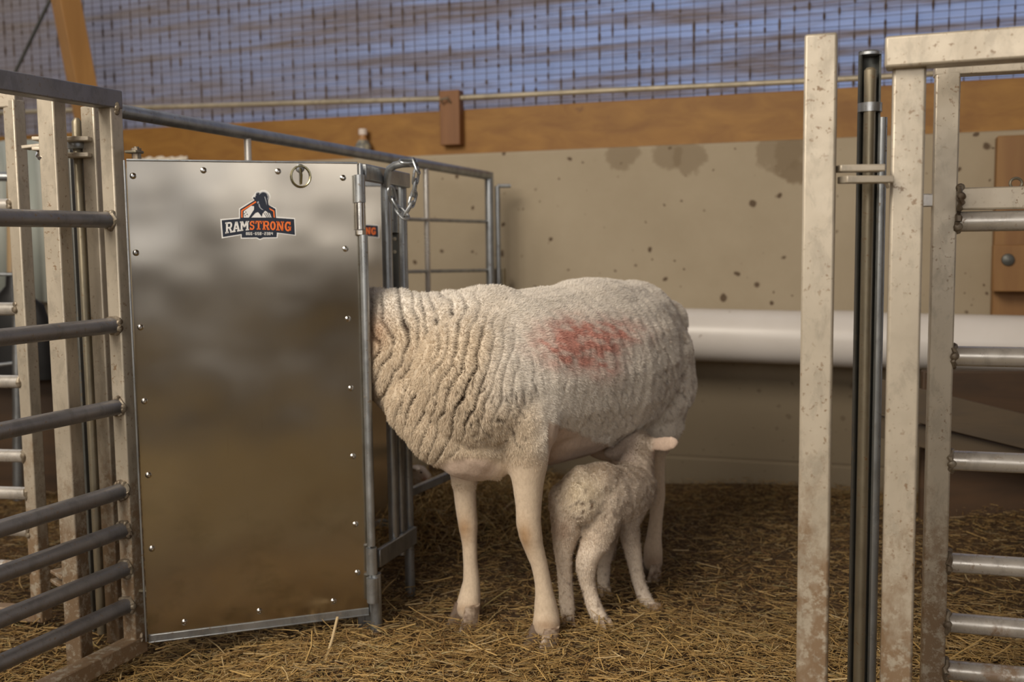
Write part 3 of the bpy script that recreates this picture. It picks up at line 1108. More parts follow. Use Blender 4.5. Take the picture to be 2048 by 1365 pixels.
m = MB(); m.lathe(Vector((hx.x + 0.006, hx.y, hz(745, 1148))), UP, [(0.0125, 0), (0.0125, hz(745, 1096) - hz(745, 1148))], 18)
m.build('hinge_barrel', MATS['galvanised'], st)
m = MB(); m.lathe(Vector((hx.x + 0.006, hx.y, hz(745, 1205))), UP, [(0.0135, 0), (0.0135, hz(745, 1156) - hz(745, 1205))], 18)
m.build('hinge_barrel', MATS['galvanised'], st)
m = MB(); m.tube([Vector((hx.x + 0.012, hx.y + 0.01, -0.02)), Vector((hx.x + 0.012, hx.y + 0.01, hz(745, 1150)))], 0.013, 16)
m.build('foot', MATS['galvanised'], st)
# bent hook for the chain
m = MB()
pts = [at(774, 372, 2.47), at(775, 350, 2.455), at(779, 338, 2.45), at(790, 331, 2.44), at(805, 328, 2.43), at(822, 327, 2.42)]
m.tube(pts, 0.0088, 14)
m.build('hook', MATS['galvanised'], st)

# chain on the hook
ch = thing('chain', 'short galvanised chain looped over the hook at the top of the stanchion', 'chain', at(820, 330, 2.41))
def chlink(c, ax, side):
    """oval link centred at c, long axis ax, lying in the plane of ax and side"""
    ax = ax.normalized()
    s = (side - ax * side.dot(ax)).normalized()
    n_ = 20
    pts = []
    for k in range(n_ + 1):
        t = 2 * math.pi * k / n_
        pts.append(c + s * math.cos(t) * 0.0098 + ax * (math.sin(t) * 0.0098 + (0.0095 if math.sin(t) > 0 else -0.0095) * min(1, abs(math.sin(t)) * 3)))
    m = MB(); m.tube(pts, 0.0033, 8)
    m.build('link', MATS['galvanised'], ch)
path = [(808, 323), (823, 323), (835, 330), (832, 350), (830, 372), (827, 395), (820, 415), (808, 432), (797, 418), (788, 402), (783, 385)]
P_ = [at(px, py, 2.40 + 0.006 * math.sin(i * 1.7)) for i, (px, py) in enumerate(path)]
# resample to equal pitch
L = [0]
for a, b in zip(P_[:-1], P_[1:]):
    L.append(L[-1] + (b - a).length)
def samp(s):
    s = min(max(s, 0), L[-1])
    for i in range(len(L) - 1):
        if s <= L[i + 1]:
            return P_[i].lerp(P_[i + 1], (s - L[i]) / max(L[i + 1] - L[i], 1e-9))
    return P_[-1]
s = 0.010
k = 0
while s < L[-1]:
    a, b = samp(s - 0.008), samp(s + 0.008)
    v = b - a
    side = Vector((0, 1, 0)) if k % 2 else v.cross(Vector((0, 1, 0)))
    side = side + Vector((0.25, 0.35, 0.15)) * (0.5 if k % 2 else -0.5)
    chlink((a + b) / 2, v, side)
    s += 0.0262
    k += 1

# ------------------------------------------------------------------ galvanised panel going back to the wall
A1, A2 = at(232, 221, 2.42), at(978, 352, 3.92)
A2.z = A2.z
far_panel = thing('round_tube_panel', 'galvanised round-tube pen panel running back from the metal panel to the wall', 'pen panel', (A2.x, A2.y, 0))
dv = (A2 - A1)
m = MB(); m.tube([A1 - dv * 0.03, A2], 0.0165, 16); m.build('top_tube', MATS['galvanised'], far_panel)
m = MB(); m.tube([Vector((A2.x, A2.y, 0.0)), A2 + UP * 0.012], 0.0165, 16); m.build('end_post', MATS['galvanised'], far_panel)
m = MB(); e2 = A2 + Vector((0.05, 0.03, -0.03)); m.tube([Vector((e2.x - 0.02, e2.y, 0.0)), Vector((e2.x - 0.02, e2.y, z_at(985, 372, 3.93)))], 0.010, 12)
m.tube([Vector((e2.x - 0.02, e2.y, z_at(985, 372, 3.93))), Vector((e2.x + 0.03, e2.y, z_at(985, 372, 3.93)))], 0.007, 10)
m.build('drop_pin', MATS['galvanised'], far_panel)
m = MB(); q = at(997, 556, 3.98); m.bar(q - UP * 0.2, q + UP * 0.035, 0.05, 0.03, WN); m.build('pin_socket', MATS['dull_steel'], far_panel, bevel=0.002)
for px, py in ((497, 292), (852, 345)):
    best = min((abs(((A1 + dv * t_) - CAM).dot(Vector((1, 0, 0))) / ((A1 + dv * t_).y) - (ray(px, py)).x), t_) for t_ in [i / 200 for i in range(201)])[1]
    q = A1 + dv * best
    m = MB(); m.tube([Vector((q.x, q.y, 0.0)), q], 0.0095, 12); m.build('upright', MATS['aluminium_bar'], far_panel)
for y0, y1 in ((438, 444), (544, 541), (640, 655)):
    a0 = at(790, y0, 3.37); a1 = at(975, y1, 3.91)
    d_ = a1 - a0
    m = MB(); m.tube([a0 - d_ * 1.6, a1], 0.0062, 10); m.build('rod', MATS['galvanised'], far_panel)

# ------------------------------------------------------------------ right-hand gates
def up_post(px_, py_ref, d, size, ytop, ybot=None, zbot=0.0, **k):
    c = at(px_, py_ref, d)
    return Vector((c.x, c.y, 0)), z_at(px_, ytop, d)
Rd = Vector((1, -0.33, 0)).normalized()
RN = Vector((Rd.y, -Rd.x, 0))
S5 = 0.0475
q, zt_ = up_post(1634, 690, 1.62, S5, 72)
r_ = thing('gate_post', 'pale free-standing square post right of the ewe, leftmost of the right-hand posts', 'gate post', q)
m = MB(); m.bar(q, q + UP * zt_, S5, S5, -RN)
m.build('post', MATS['aluminium'], r_, bevel=0.004)
la, lb = at(1674, 338, 1.61), at(1764, 336, 1.61)
lb.z = la.z
m = MB(); m.bar(la, lb, 0.034, 0.0105); m.build('lug', MATS['aluminium'], r_, bevel=0.002)

q2, _ = up_post(1806, 690, 1.63, S5, 72)
fr = thing('heavy_gate', 'pale heavy gate with square top rail at the upper right corner', 'gate', q2)
m = MB(); m.bar(q2, q2 + UP * z_at(1816, 120, 1.63), S5, S5, -RN)
m.build('post', MATS['aluminium'], fr, bevel=0.004)
ta = at(1771, 109, 1.622); tb = at(2048, 89, 1.55)
dv_ = (tb - ta)
tz = (ta.z + tb.z) / 2
m = MB(); m.bar(ta, Vector((ta.x, ta.y, ta.z)) + dv_ * 2.0, S5, 0.046)
m.build('top_rail', MATS['aluminium'], fr, bevel=0.004)
la, lb = at(1684, 360, 1.60), at(1778, 360, 1.61)
lb.z = la.z
m = MB(); m.bar(la, lb, 0.034, 0.0105)
m.tube([at(1764, 362, 1.60), at(1772, 366, 1.60), at(1776, 376, 1.605)], 0.003, 6)
m.build('lug', MATS['aluminium'], fr, bevel=0.002)

q3, _ = up_post(1881, 690, 1.80, 0.039, 140)
gt = thing('livestock_gate', 'pale barred gate at the right edge hanging behind the heavy frame', 'gate', q3)
zt3 = z_at(1894, 146, 1.80)
m = MB(); m.bar(q3 + UP * -0.03, q3 + UP * zt3, 0.039, 0.039, -RN)
m.build('end_post', MATS['aluminium'], gt, bevel=0.003)
GR = Vector((1, -0.30, 0)).normalized()
def gl(px, py):
    c = at(px, py, q3.y)
    return Vector((q3.x, q3.y, c.z)) + GR * 0.019
def gbar(py_l, kind):
    return gl(1905, py_l)
c = gl(1918, 143)
m = MB(); m.bar(c - GR * 0.04, c + GR * 0.9, 0.039, 0.016); m.build('top_rail', MATS['aluminium'], gt, bevel=0.002)
c = gl(1912, 399)
m = MB(); m.bar(c - GR * 0.03, c + GR * 0.9, 0.038, 0.037); mr_ = m.build('middle_rail', MATS['aluminium'], gt, bevel=0.003)
weld(c + Vector((0, -0.02, 0)) - GR * 0.002, 0.017, GR, mr_)
for py in (444, 711, 918, 1121, 1240, 1334):
    c = gl(1908, py)
    m = MB(); m.tube([c + Vector((0, -0.006, 0)), c + GR * 0.9 + Vector((0, -0.006, 0))], 0.0172, 22)
    b_ = m.build('bar', MATS['aluminium_bar'], gt)
    weld(c + Vector((0, -0.006, 0)), 0.017, GR, b_)
m = MB(); c = at(1856, 401, 1.80); m.bar(c - Vector((0.014, 0, 0)), c + Vector((0.014, 0, 0)), 0.02, 0.022)
m.build('spacer', MATS['aluminium_bar'], gt, bevel=0.002)
# small chain loop resting on the middle rail
lp = at(2032, 367, 1.76)
def loop(c, rx, rz, r, ax):
    m = MB()
    m.tube([c + Vector(ax) * math.cos(2 * math.pi * k / 20) * rx + UP * math.sin(2 * math.pi * k / 20) * rz for k in range(21)], r, 8)
    return m
cl = thing('chain', 'small rusty chain end lying on the middle rail of the right-hand gate', 'chain', lp)
loop(lp, 0.010, 0.0085, 0.0024, (1, 0, 0)).build('link', MATS['dull_steel'], cl)
loop(lp + Vector((0.018, 0, -0.002)), 0.011, 0.007, 0.0024, (0.6, 0.8, 0)).build('link', MATS['dull_steel'], cl)

# round pin in its open channel between the two heavy posts
pc, _ = up_post(1729, 690, 1.72, 0.03, 100)
hp = thing('hinge_channel', 'dark galvanised half-round channel standing between the two heavy right-hand posts', 'channel', pc)
zt5 = z_at(1745, 103, 1.72)
m = MB()
no, ri, ro = 18, 0.0135, 0.0165
def cring(z, r):
    return [Vector((pc.x, pc.y, z)) + Vector((math.cos(t) * r * 1.08, math.sin(t) * r, 0)) for t in [math.radians(-20 + 220 * k / no) for k in range(no + 1)]]
def cprof(z):
    return cring(z, ro) + list(reversed(cring(z, ri)))
m.quad_ring([cprof(-0.0), cprof(zt5)])
m.build('channel', MATS['dark_channel'], hp)
# closed cap section at the top with its hole
m = MB()
zh = z_at(1745, 126, 1.72)
m.quad_ring([[Vector((pc.x, pc.y, zh + 0.012)) + Vector((math.cos(t) * ro * 1.08, math.sin(t) * ro, 0)) for t in [2 * math.pi * k / 24 for k in range(24)]],
             [Vector((pc.x, pc.y, zt5 - 0.002)) + Vector((math.cos(t) * ro * 1.08, math.sin(t) * ro, 0)) for t in [2 * math.pi * k / 24 for k in range(24)]],
             [Vector((pc.x, pc.y, zt5 + 0.001)) + Vector((math.cos(t) * ro * 0.85, math.sin(t) * ro * 0.8, 0)) for t in [2 * math.pi * k / 24 for k in range(24)]]])
m.build('cap', MATS['galvanised'], hp)
m = MB()
zb5 = z_at(1745, 213, 1.70)
m.quad_ring([[Vector((pc.x, pc.y - 0.004, z)) + Vector((math.cos(t) * r, math.sin(t) * r, 0)) for t in [2 * math.pi * k / 24 for k in range(24)]] for z, r in ((zb5 - 0.007, 0.0170), (zb5 - 0.007, 0.0190), (zb5 + 0.007, 0.0190), (zb5 + 0.007, 0.0170))])
m.build('collar', MATS['galvanised'], hp)
pc2 = pc + Vector((-0.003, -0.012, 0))
hp2 = thing('hinge_pin', 'long round stained steel pin held in the channel between the right-hand posts', 'hinge pin', pc2)
m = MB()
zp = z_at(1743, 134, 1.70)
m.tube([pc2, pc2 + UP * (zp - 0.03), pc2 + UP * (zp - 0.02), pc2 + UP * (zp - 0.004), pc2 + UP * zp], 0.0088, 16, True, [0.0092, 0.0092, 0.0095, 0.0095, 0.006])
m.build('rod', MATS['dull_steel'], hp2)
# thin bright tube behind
q = at(1757, 650, 1.95)
m = MB(); m.tube([Vector((q.x, q.y, 0)), Vector((q.x, q.y, z_at(1765, 235, 1.95)))], 0.0085, 14)
tag(m.build('thin_tube', MATS['galvanised'], origin=(q.x, q.y, 0)), 'slim bright galvanised tube just right of the dark hinge channel', 'tube')

# ------------------------------------------------------------------ timber at the right
pw = wall_pt(2042, 420, 0.045)
m = MB()
m.bar(Vector((pw.x, pw.y, 0.0)), Vector((pw.x, pw.y, wall_pt(2042, 272, 0.045).z)), 0.16, 0.08, WN)
tag(m.build('timber_post', MATS['post_wood'], bevel=0.004, origin=(pw.x, pw.y, 0)), 'orange-brown timber post against the wall at the right edge', 'timber post')
pw2 = wall_pt(2050, 500, 0.14)
r_ = thing('timber_block', 'short timber block bolted across the timber post at the right edge', 'timber block', wall_pt(2050, 580, 0.14))
m = MB()
z1_, z2_ = wall_pt(2050, 583, 0.14).z, wall_pt(2050, 490, 0.14).z
m.bar(Vector((pw2.x, pw2.y, z1_)), Vector((pw2.x, pw2.y, z2_)), 0.19, 0.07, WN)
m.build('block', MATS['post_wood'], r_, bevel=0.004)
c = wall_pt(2016, 520, 0.175)
m = MB(); m.lathe(c, WN, [(0.02, 0), (0.018, 0.008), (0.008, 0.013)], 16); m.build('bolt_head', MATS['dark_channel'], r_)

m = MB()
a, b = at(1838, 980, 3.02), at(2250, 980, 2.92)
z0_, z1_ = -0.02, z_at(1900, 742, 3.0)
a.z = b.z = (z0_ + z1_) / 2
m.bar(a, b, 0.035, z1_ - z0_)
tag(m.build('timber_partition', MATS['panel_wood'], bevel=0.004, origin=(a.x, a.y, 0)), 'dark brown wooden partition low behind the right-hand gate', 'partition')
for dy, wd, lab in ((0, 0.092, 'broad dusty plank leaning across the dark partition behind the right-hand gate'), (60, 0.060, 'narrow grey-green plank under the broad leaning plank at the right')):
    a, b = at(1790, 800 + dy, 2.86 + dy * 0.0005), at(2080, 871 + dy, 2.80 + dy * 0.0005)
    m = MB(); m.bar(a - (b - a) * 0.25, b + (b - a) * 0.5, 0.02, wd, (0, 0, 1))
    tag(m.build('plank', MATS['plank_wood'], bevel=0.002, origin=a), lab, 'plank')

# ------------------------------------------------------------------ things far behind the left gate
t = NT('pale_sheet')
t.set(t.mix(t.ramp(t.noise(t.coord((1, 1, 0.5)), 4, 4), [(0.35, 0), (0.65, 1)]), (0.42, 0.46, 0.42), (0.55, 0.57, 0.52)), 0.5, 0)
m = MB()
a, b = wall_pt(-260, 450, 0.10), wall_pt(118, 450, 0.10)
za, zb2 = wall_pt(40, 604, 0.10).z, wall_pt(40, 280, 0.10).z
nn = 60
top_, bot_ = [], []
V, Qq = [], []
for i in range(nn):
    p = a.lerp(b, i / (nn - 1)) + WN * 0.012 * math.sin(i * 1.3)
    for off in (0, -0.004):
        for z in (za, zb2):
            V.append((p.x + WN.x * off, p.y + WN.y * off, z))
for i in range(nn - 1):
    o0, o1 = 4 * i, 4 * i + 4
    Qq += [(o0, o1, o1 + 1, o0 + 1), (o0 + 2, o0 + 3, o1 + 3, o1 + 2), (o0 + 1, o1 + 1, o1 + 3, o0 + 3), (o0, o0 + 2, o1 + 2, o1)]
tag(link('plastic_sheet', np_mesh(np.array(V), np.array(Qq), 'plastic_sheet'), MATS['pale_sheet']), 'pale green corrugated sheet on the wall far behind the left gate', 'corrugated sheet')

m = MB()
a, b = at(-330, 700, 3.72), at(150, 700, 3.72)
z0_, z1_ = 0, z_at(40, 636, 3.72)
a.z = b.z = z1_ / 2
m.bar(a, b, 0.05, z1_)
tag(m.build('timber_partition', MATS['panel_wood'], bevel=0.004, origin=(a.x, a.y, 0)), 'dark low wooden partition far behind the left gate', 'partition')
t = NT('black_plastic'); t.set((0.012, 0.012, 0.013), 0.45, 0)
sh = thing('scoop_shovel', 'shovel with wooden handle and black scoop standing head down behind the left gate', 'shovel', at(30, 640, 3.55))
m = MB(); m.tube([at(25, 330, 3.62), at(26, 560, 3.60)], 0.019, 14); m.build('handle', MATS['handle_wood'], sh)
m = MB()
pts = [(0.024, 545, 0.022), (0.026, 572, 0.024), (0.06, 592, 0.03), (0.105, 610, 0.035), (0.13, 650, 0.035), (0.14, 760, 0.03)]
rings = []
for hw, py, th in pts:
    c = at(27, py, 3.60)
    rings.append([c + Vector((math.cos(t_) * hw, math.sin(t_) * th, 0)) for t_ in [2 * math.pi * k / 20 for k in range(20)]])
m.quad_ring(rings); m.build('scoop', MATS['black_plastic'], sh)
m = MB()
m.tube([at(-60, 352, 3.4), at(28, 354, 3.4), at(34, 362, 3.4), at(36, 1000, 3.4)], 0.016, 12)
m.tube([at(-60, 548, 3.4), at(36, 550, 3.4)], 0.005, 8)
m.tube([at(-60, 738, 3.4), at(36, 726, 3.4)], 0.006, 8)
tag(m.build('tube_hurdle', MATS['galvanised']), 'grey tubular hurdle in the distance at the left edge behind the shovel', 'hurdle')
# ------------------------------------------------------------------ animals
def evaluated(m, voxel, smooth_it=6, fac=0.5, name='body'):
    me0 = m.mesh(False, name)
    tmp = bpy.data.objects.new('tmp', me0)
    COL.objects.link(tmp)
    r = tmp.modifiers.new('r', 'REMESH')
    r.mode = 'VOXEL'
    r.voxel_size = voxel
    r.use_smooth_shade = True
    s = tmp.modifiers.new('s', 'SMOOTH')
    s.factor = fac
    s.iterations = smooth_it
    dg = bpy.context.evaluated_depsgraph_get()
    me = bpy.data.meshes.new_from_object(tmp.evaluated_get(dg))
    bpy.data.objects.remove(tmp)
    return me

def get_co(me):
    a = np.empty(len(me.vertices) * 3, dtype=np.float32)
    me.vertices.foreach_get('co', a)
    return a.reshape(-1, 3).astype(np.float64)

def get_no(me):
    a = np.empty(len(me.vertices) * 3, dtype=np.float32)
    me.vertex_normals.foreach_get('vector', a)
    return a.reshape(-1, 3).astype(np.float64)

def set_co(me, P):
    me.vertices.foreach_set('co', np.ascontiguousarray(P, dtype=np.float32).ravel())
    me.update()

# fast value noise on numpy arrays
_perm = rng.random((64, 64, 64))
def vn(P, scale, seed=0):
    q = P * scale + seed * 7.31
    i = np.floor(q).astype(int)
    f = q - i
    f = f * f * (3 - 2 * f)
    out = 0
    for dx in (0, 1):
        for dy in (0, 1):
            for dz in (0, 1):
                wgt = (f[:, 0] if dx else 1 - f[:, 0]) * (f[:, 1] if dy else 1 - f[:, 1]) * (f[:, 2] if dz else 1 - f[:, 2])
                out = out + wgt * _perm[(i[:, 0] + dx) % 64, (i[:, 1] + dy) % 64, (i[:, 2] + dz) % 64]
    return out
def fbm(P, scale, seed=0, octv=3):
    o, a, s = 0, 0.5, 0
    for k in range(octv):
        o = o + a * vn(P, scale * 2 ** k, seed + k * 3)
        s += a
        a *= 0.5
    return o / s
def sstep(x, a, b):
    t_ = np.clip((x - a) / (b - a), 0, 1)
    return t_ * t_ * (3 - 2 * t_)

def hair_mat(name, rough=0.9, bumpy=0.35, bs=160):
    t = NT(name)
    a = t.new('ShaderNodeVertexColor')
    a.layer_name = 'Col'
    n = t.noise(t.coord((1, 1, 0.6)), bs, 4, 0.7)
    c = t.mix(t.math('MULTIPLY', t.ramp(n, [(0.3, 1), (0.6, 0)]), 0.25), a.outputs[0], (0.32, 0.24, 0.16), 'MULTIPLY')
    t.bump(n, bumpy, 0.003)
    t.b.inputs['Sheen Weight'].default_value = 0.15
    t.b.inputs['Subsurface Weight'].default_value = 0.0
    t.set(c, rough, 0)
    return t.m
hair_mat('ewe_coat')
hair_mat('lamb_coat', bs=220)
def fibre_mat(name):
    t = NT(name)
    a = t.new('ShaderNodeVertexColor')
    a.layer_name = 'Col'
    t.b.inputs['Specular IOR Level'].default_value = 0.15
    t.set(a.outputs[0], 0.9, 0)
    tr = t.new('ShaderNodeBsdfTranslucent')
    t.link(a.outputs[0], tr.inputs[0])
    mx = t.new('ShaderNodeMixShader')
    mx.inputs[0].default_value = 0.25
    out = [x for x in t.n if x.type == 'OUTPUT_MATERIAL'][0]
    t.link(t.b.outputs[0], mx.inputs[1])
    t.link(tr.outputs[0], mx.inputs[2])
    t.link(mx.outputs[0], out.inputs['Surface'])
    return t.m
fibre_mat('fleece_fibre')

def fibres(me, P, N, C, W, count, length, width, flow, lift, parent, name, seed=3, clump=22.0, cl=0.5):
    """thin tapering locks of wool over the weighted part of a body"""
    g = np.random.default_rng(seed)
    me.calc_loop_triangles()
    T = np.empty(len(me.loop_triangles) * 3, dtype=np.int32)
    me.loop_triangles.foreach_get('vertices', T)
    T = T.reshape(-1, 3)
    a, b, c = P[T[:, 0]], P[T[:, 1]], P[T[:, 2]]
    ar = np.linalg.norm(np.cross(b - a, c - a), axis=1) * W[T].mean(1)
    # nothing in the picture shows the far side: still cover it, thinner
    pick = g.choice(len(T), count, p=ar / ar.sum())
    u, v = g.random(count), g.random(count)
    fl = u + v > 1
    u[fl], v[fl] = 1 - u[fl], 1 - v[fl]
    wts = np.stack([1 - u - v, u, v], 1)[:, :, None]
    tp = T[pick]
    pos = (P[tp] * wts).sum(1)
    nor = (N[tp] * wts).sum(1)
    nor /= np.linalg.norm(nor, axis=1)[:, None]
    col = (C[tp] * wts).sum(1)
    f = flow(pos)
    f = f - nor * (f * nor).sum(1)[:, None]
    jit = np.stack([vn(pos, clump, 11), vn(pos, clump, 23), vn(pos, clump, 37)], 1) - 0.5
    jit2 = g.random((count, 3)) - 0.5
    d = f + nor * lift + jit * cl * 2 + jit2 * 0.55
    d /= np.linalg.norm(d, axis=1)[:, None]
    L = length * (0.6 + 0.8 * g.random(count)) * (0.7 + 0.3 * W[tp].mean(1))
    side = np.cross(d, nor)
    side /= np.linalg.norm(side, axis=1)[:, None] + 1e-9
    wd = width * (0.7 + 0.6 * g.random(count))
    p0 = pos - side * wd[:, None] / 2 - nor * 0.001
    p1 = pos + side * wd[:, None] / 2 - nor * 0.001
    mid = pos + d * L[:, None] * 0.55 + nor * L[:, None] * 0.06
    p2 = mid + side * wd[:, None] * 0.4
    p3 = mid - side * wd[:, None] * 0.4
    tip = pos + d * L[:, None] + f * L[:, None] * 0.25 - nor * L[:, None] * 0.05
    V = np.stack([p0, p1, p2, p3, tip], 1).reshape(-1, 3)
    k = np.arange(count) * 5
    tri = np.concatenate([np.stack([k, k + 1, k + 2], 1), np.stack([k, k + 2, k + 3], 1), np.stack([k + 3, k + 2, k + 4], 1)])
    m2 = np_mesh(V, tri, name)
    sh = (0.82 + 0.30 * g.random(count))[:, None]
    cc = np.clip(col * sh, 0, 1)
    CC = np.repeat(cc, 5, axis=0)
    if len(m2.vertices) == len(CC):
        vcol(m2, CC)
    o_ = link(name, m2, MATS['fleece_fibre'], parent)
    return o_

# ---- ewe --------------------------------------------------------------
def px_node(px, py, d, s, v):
    return (at(px, py, d), s, v)

m = MB()
Wd = Vector((-0.010, 2.40, 0))
u_ = Vector((0.62, 0.785, 0)).normalized()
nn_ = Vector((u_.y, -u_.x, 0))
def bc(s, z, side=0.0):
    p = Wd + u_ * s + nn_ * side
    return Vector((p.x, p.y, z))
# trunk, front to rump: (s, z centre, side radius, vertical radius)
trunk = [(-0.10, 0.575, 0.155, 0.165), (0.0, 0.575, 0.185, 0.195), (0.14, 0.575, 0.20, 0.200), (0.30, 0.568, 0.205, 0.212), (0.42, 0.575, 0.195, 0.210), (0.49, 0.580, 0.170, 0.200)]
m.chain([(bc(s, z), a, b) for s, z, a, b in trunk], 0.22)
# rump and tail head
m.blob(bc(0.54, 0.60), 0.12, 0.145, 0.165, u_)
m.blob(bc(0.60, 0.645), 0.075, 0.09, 0.10, u_)
m.blob(at(1335, 645, 2.88), 0.05, 0.06, 0.062, u_)
# near thigh hanging into wool, and the far one
m.chain([(bc(0.50, 0.56, 0.06), 0.115, 0.15), (bc(0.54, 0.48, 0.075), 0.095, 0.12)], 0.3)
m.chain([(at(1305, 700, 2.83), 0.070, 0.13), (at(1322, 790, 2.80), 0.060, 0.085), (at(1332, 848, 2.79), 0.050, 0.05)], 0.3, up=(0.6, -0.8, 0))
m.chain([(bc(0.50, 0.56, -0.07), 0.11, 0.15), (bc(0.54, 0.46, -0.09), 0.08, 0.10)], 0.3)
# withers and top line bumps
m.blob(at(975, 640, 2.40), 0.13, 0.10, 0.078, (1, 0.5, 0))
m.blob(at(1180, 640, 2.64), 0.22, 0.13, 0.105, u_)
m.blob(at(1262, 655, 2.80), 0.13, 0.13, 0.125, u_)
# neck bending off to the left through the stanchion
m.chain([(at(985, 740, 2.42), 0.16, 0.185), (at(900, 735, 2.40), 0.13, 0.180), (at(848, 720, 2.40), 0.105, 0.162), (at(795, 694, 2.41), 0.080, 0.138), (at(750, 683, 2.43), 0.070, 0.128), (at(700, 685, 2.47), 0.066, 0.105), (at(650, 715, 2.53), 0.062, 0.085)], 0.25)
# breast, shoulders, brisket
m.chain([(at(850, 800, 2.33), 0.075, 0.10), (at(890, 850, 2.32), 0.090, 0.095), (at(950, 880, 2.33), 0.10, 0.095)], 0.3)
m.chain([(at(925, 905, 2.30), 0.055, 0.060), (at(985, 910, 2.31), 0.055, 0.058)], 0.3)
m.chain([(at(1010, 720, 2.33), 0.11, 0.10), (at(1035, 790, 2.31), 0.095, 0.095), (at(1050, 855, 2.29), 0.072, 0.080)], 0.3, up=(0.8, -0.6, 0))
m.chain([(at(905, 760, 2.38), 0.10, 0.12), (at(915, 860, 2.40), 0.08, 0.09)], 0.3, up=(0.8, -0.6, 0))
# belly skin
m.chain([(bc(0.10, 0.44), 0.14, 0.092), (bc(0.22, 0.435), 0.14, 0.090), (bc(0.36, 0.435), 0.12, 0.080)], 0.3)
# udder, low between the hind legs
m.blob(bc(0.40, 0.375, 0.02), 0.085, 0.085, 0.065, u_)
m.chain([(bc(0.37, 0.35, 0.05), 0.02, 0.02), (bc(0.355, 0.315, 0.075), 0.011, 0.011)], 0.4)
# head inside the creep: skull, muzzle, jaw, ears
hd = [(at(640, 730, 2.55), 0.075, 0.085), (at(605, 775, 2.58), 0.066, 0.072), (at(585, 830, 2.60), 0.045, 0.05), (at(575, 872, 2.61), 0.038, 0.04)]
m.chain(hd, 0.3)
for sy in (-1, 1):
    e0 = at(645, 700, 2.55) + Vector((0.0, sy * 0.06, 0.02))
    m.chain([(e0, 0.018, 0.014), (e0 + Vector((-0.01, sy * 0.05, 0.0)), 0.028, 0.010), (e0 + Vector((-0.02, sy * 0.11, -0.01)), 0.012, 0.008)], 0.4)

def leg(nodes):
    """nodes (px, py, d, radius in m, depth radius)"""
    m.chain([(at(a, b, d), s, v) for a, b, d, s, v in nodes], 0.35, up=(1, 0.25, 0))
# near foreleg
leg([(1045, 830, 2.28, .075, .070), (1052, 880, 2.28, .062, .058), (1056, 920, 2.28, .046, .046), (1056, 965, 2.28, .036, .036), (1057, 1010, 2.28, .030, .030), (1057, 1045, 2.28, .030, .0285),
     (1061, 1070, 2.28, .030, .027), (1066, 1090, 2.28, .025, .0235), (1079, 1130, 2.28, .0205, .0195), (1086, 1165, 2.28, .0205, .0195), (1089, 1190, 2.28, .023, .022), (1091, 1208, 2.28, .0275, .0255), (1093, 1228, 2.28, .030, .029), (1093, 1248, 2.272, .033, .032)])
# far foreleg
leg([(928, 880, 2.42, .060, .056), (929, 930, 2.42, .040, .040), (929, 975, 2.42, .029, .028), (932, 1015, 2.42, .026, .026), (936, 1050, 2.42, .0255, .024), (939, 1085, 2.42, .020, .019), (941, 1130, 2.42, .0185, .018), (943, 1165, 2.42, .022, .021), (940, 1190, 2.42, .028, .026), (936, 1216, 2.41, .032, .030)])
# near hind leg: stifle, hock high behind, near-vertical shank
leg([(1308, 800, 2.78, .085, .085), (1316, 868, 2.78, .055, .050), (1310, 905, 2.77, .031, .030), (1312, 945, 2.77, .026, .024), (1316, 990, 2.76, .0215, .0205), (1312, 1040, 2.75, .019, .0185), (1308, 1075, 2.74, .022, .021), (1306, 1100, 2.73, .0265, .026), (1306, 1125, 2.72, .026, .027)])
# far hind leg, behind the lamb
fh = [(bc(0.56, 0.42, -0.09), .07, .07), (bc(0.57, 0.33, -0.09), .040, .040), (bc(0.60, 0.27, -0.09), .026, .026), (bc(0.585, 0.15, -0.09), .020, .020), (bc(0.575, 0.09, -0.09), .023, .022), (bc(0.56, 0.04, -0.09), .027, .027)]
m.chain(fh, 0.35, up=(1, 0.25, 0))
me = evaluated(m, 0.0048, 10, 0.5, 'body')
P = get_co(me)
N = get_no(me)
uv = project_np(P)
U_, V_ = uv[:, 0], uv[:, 1]
near = (N @ np.array([nn_.x, nn_.y, 0.0]))            # faces the camera side
nearm = sstep(near, -0.35, 0.1)
# wool mask: no long wool on legs, belly skin, brisket patch and head
Z = P[:, 2]
wool = np.ones(len(P))
def legmask(px, hw, ytop, yfade):
    return (np.abs(U_ - px) < hw) * sstep(V_, ytop, yfade)
wool *= 1 - sstep(V_, 895, 945) * ((U_ > 1000) & (U_ < 1120))
wool *= 1 - sstep(V_, 895, 930) * ((U_ > 1285) & (U_ < 1350))
wool *= 1 - sstep(0.33 - Z, -0.02, 0.03)
br_ = np.exp(-(((U_ - 940) / 84) ** 2 + ((V_ - 940) / 32) ** 2) * 1.0)
wool *= 1 - sstep(br_, 0.35, 0.6)
bedge = 846 + (U_ - 1100) * 0.40 + (fbm(P, 50, 91) - 0.5) * 16
bel = sstep(V_, bedge - 5, bedge + 5) * (U_ > 1094) * (U_ < 1262) * (V_ < 960)
wool *= 1 - bel
wool *= sstep(U_, 640, 690)
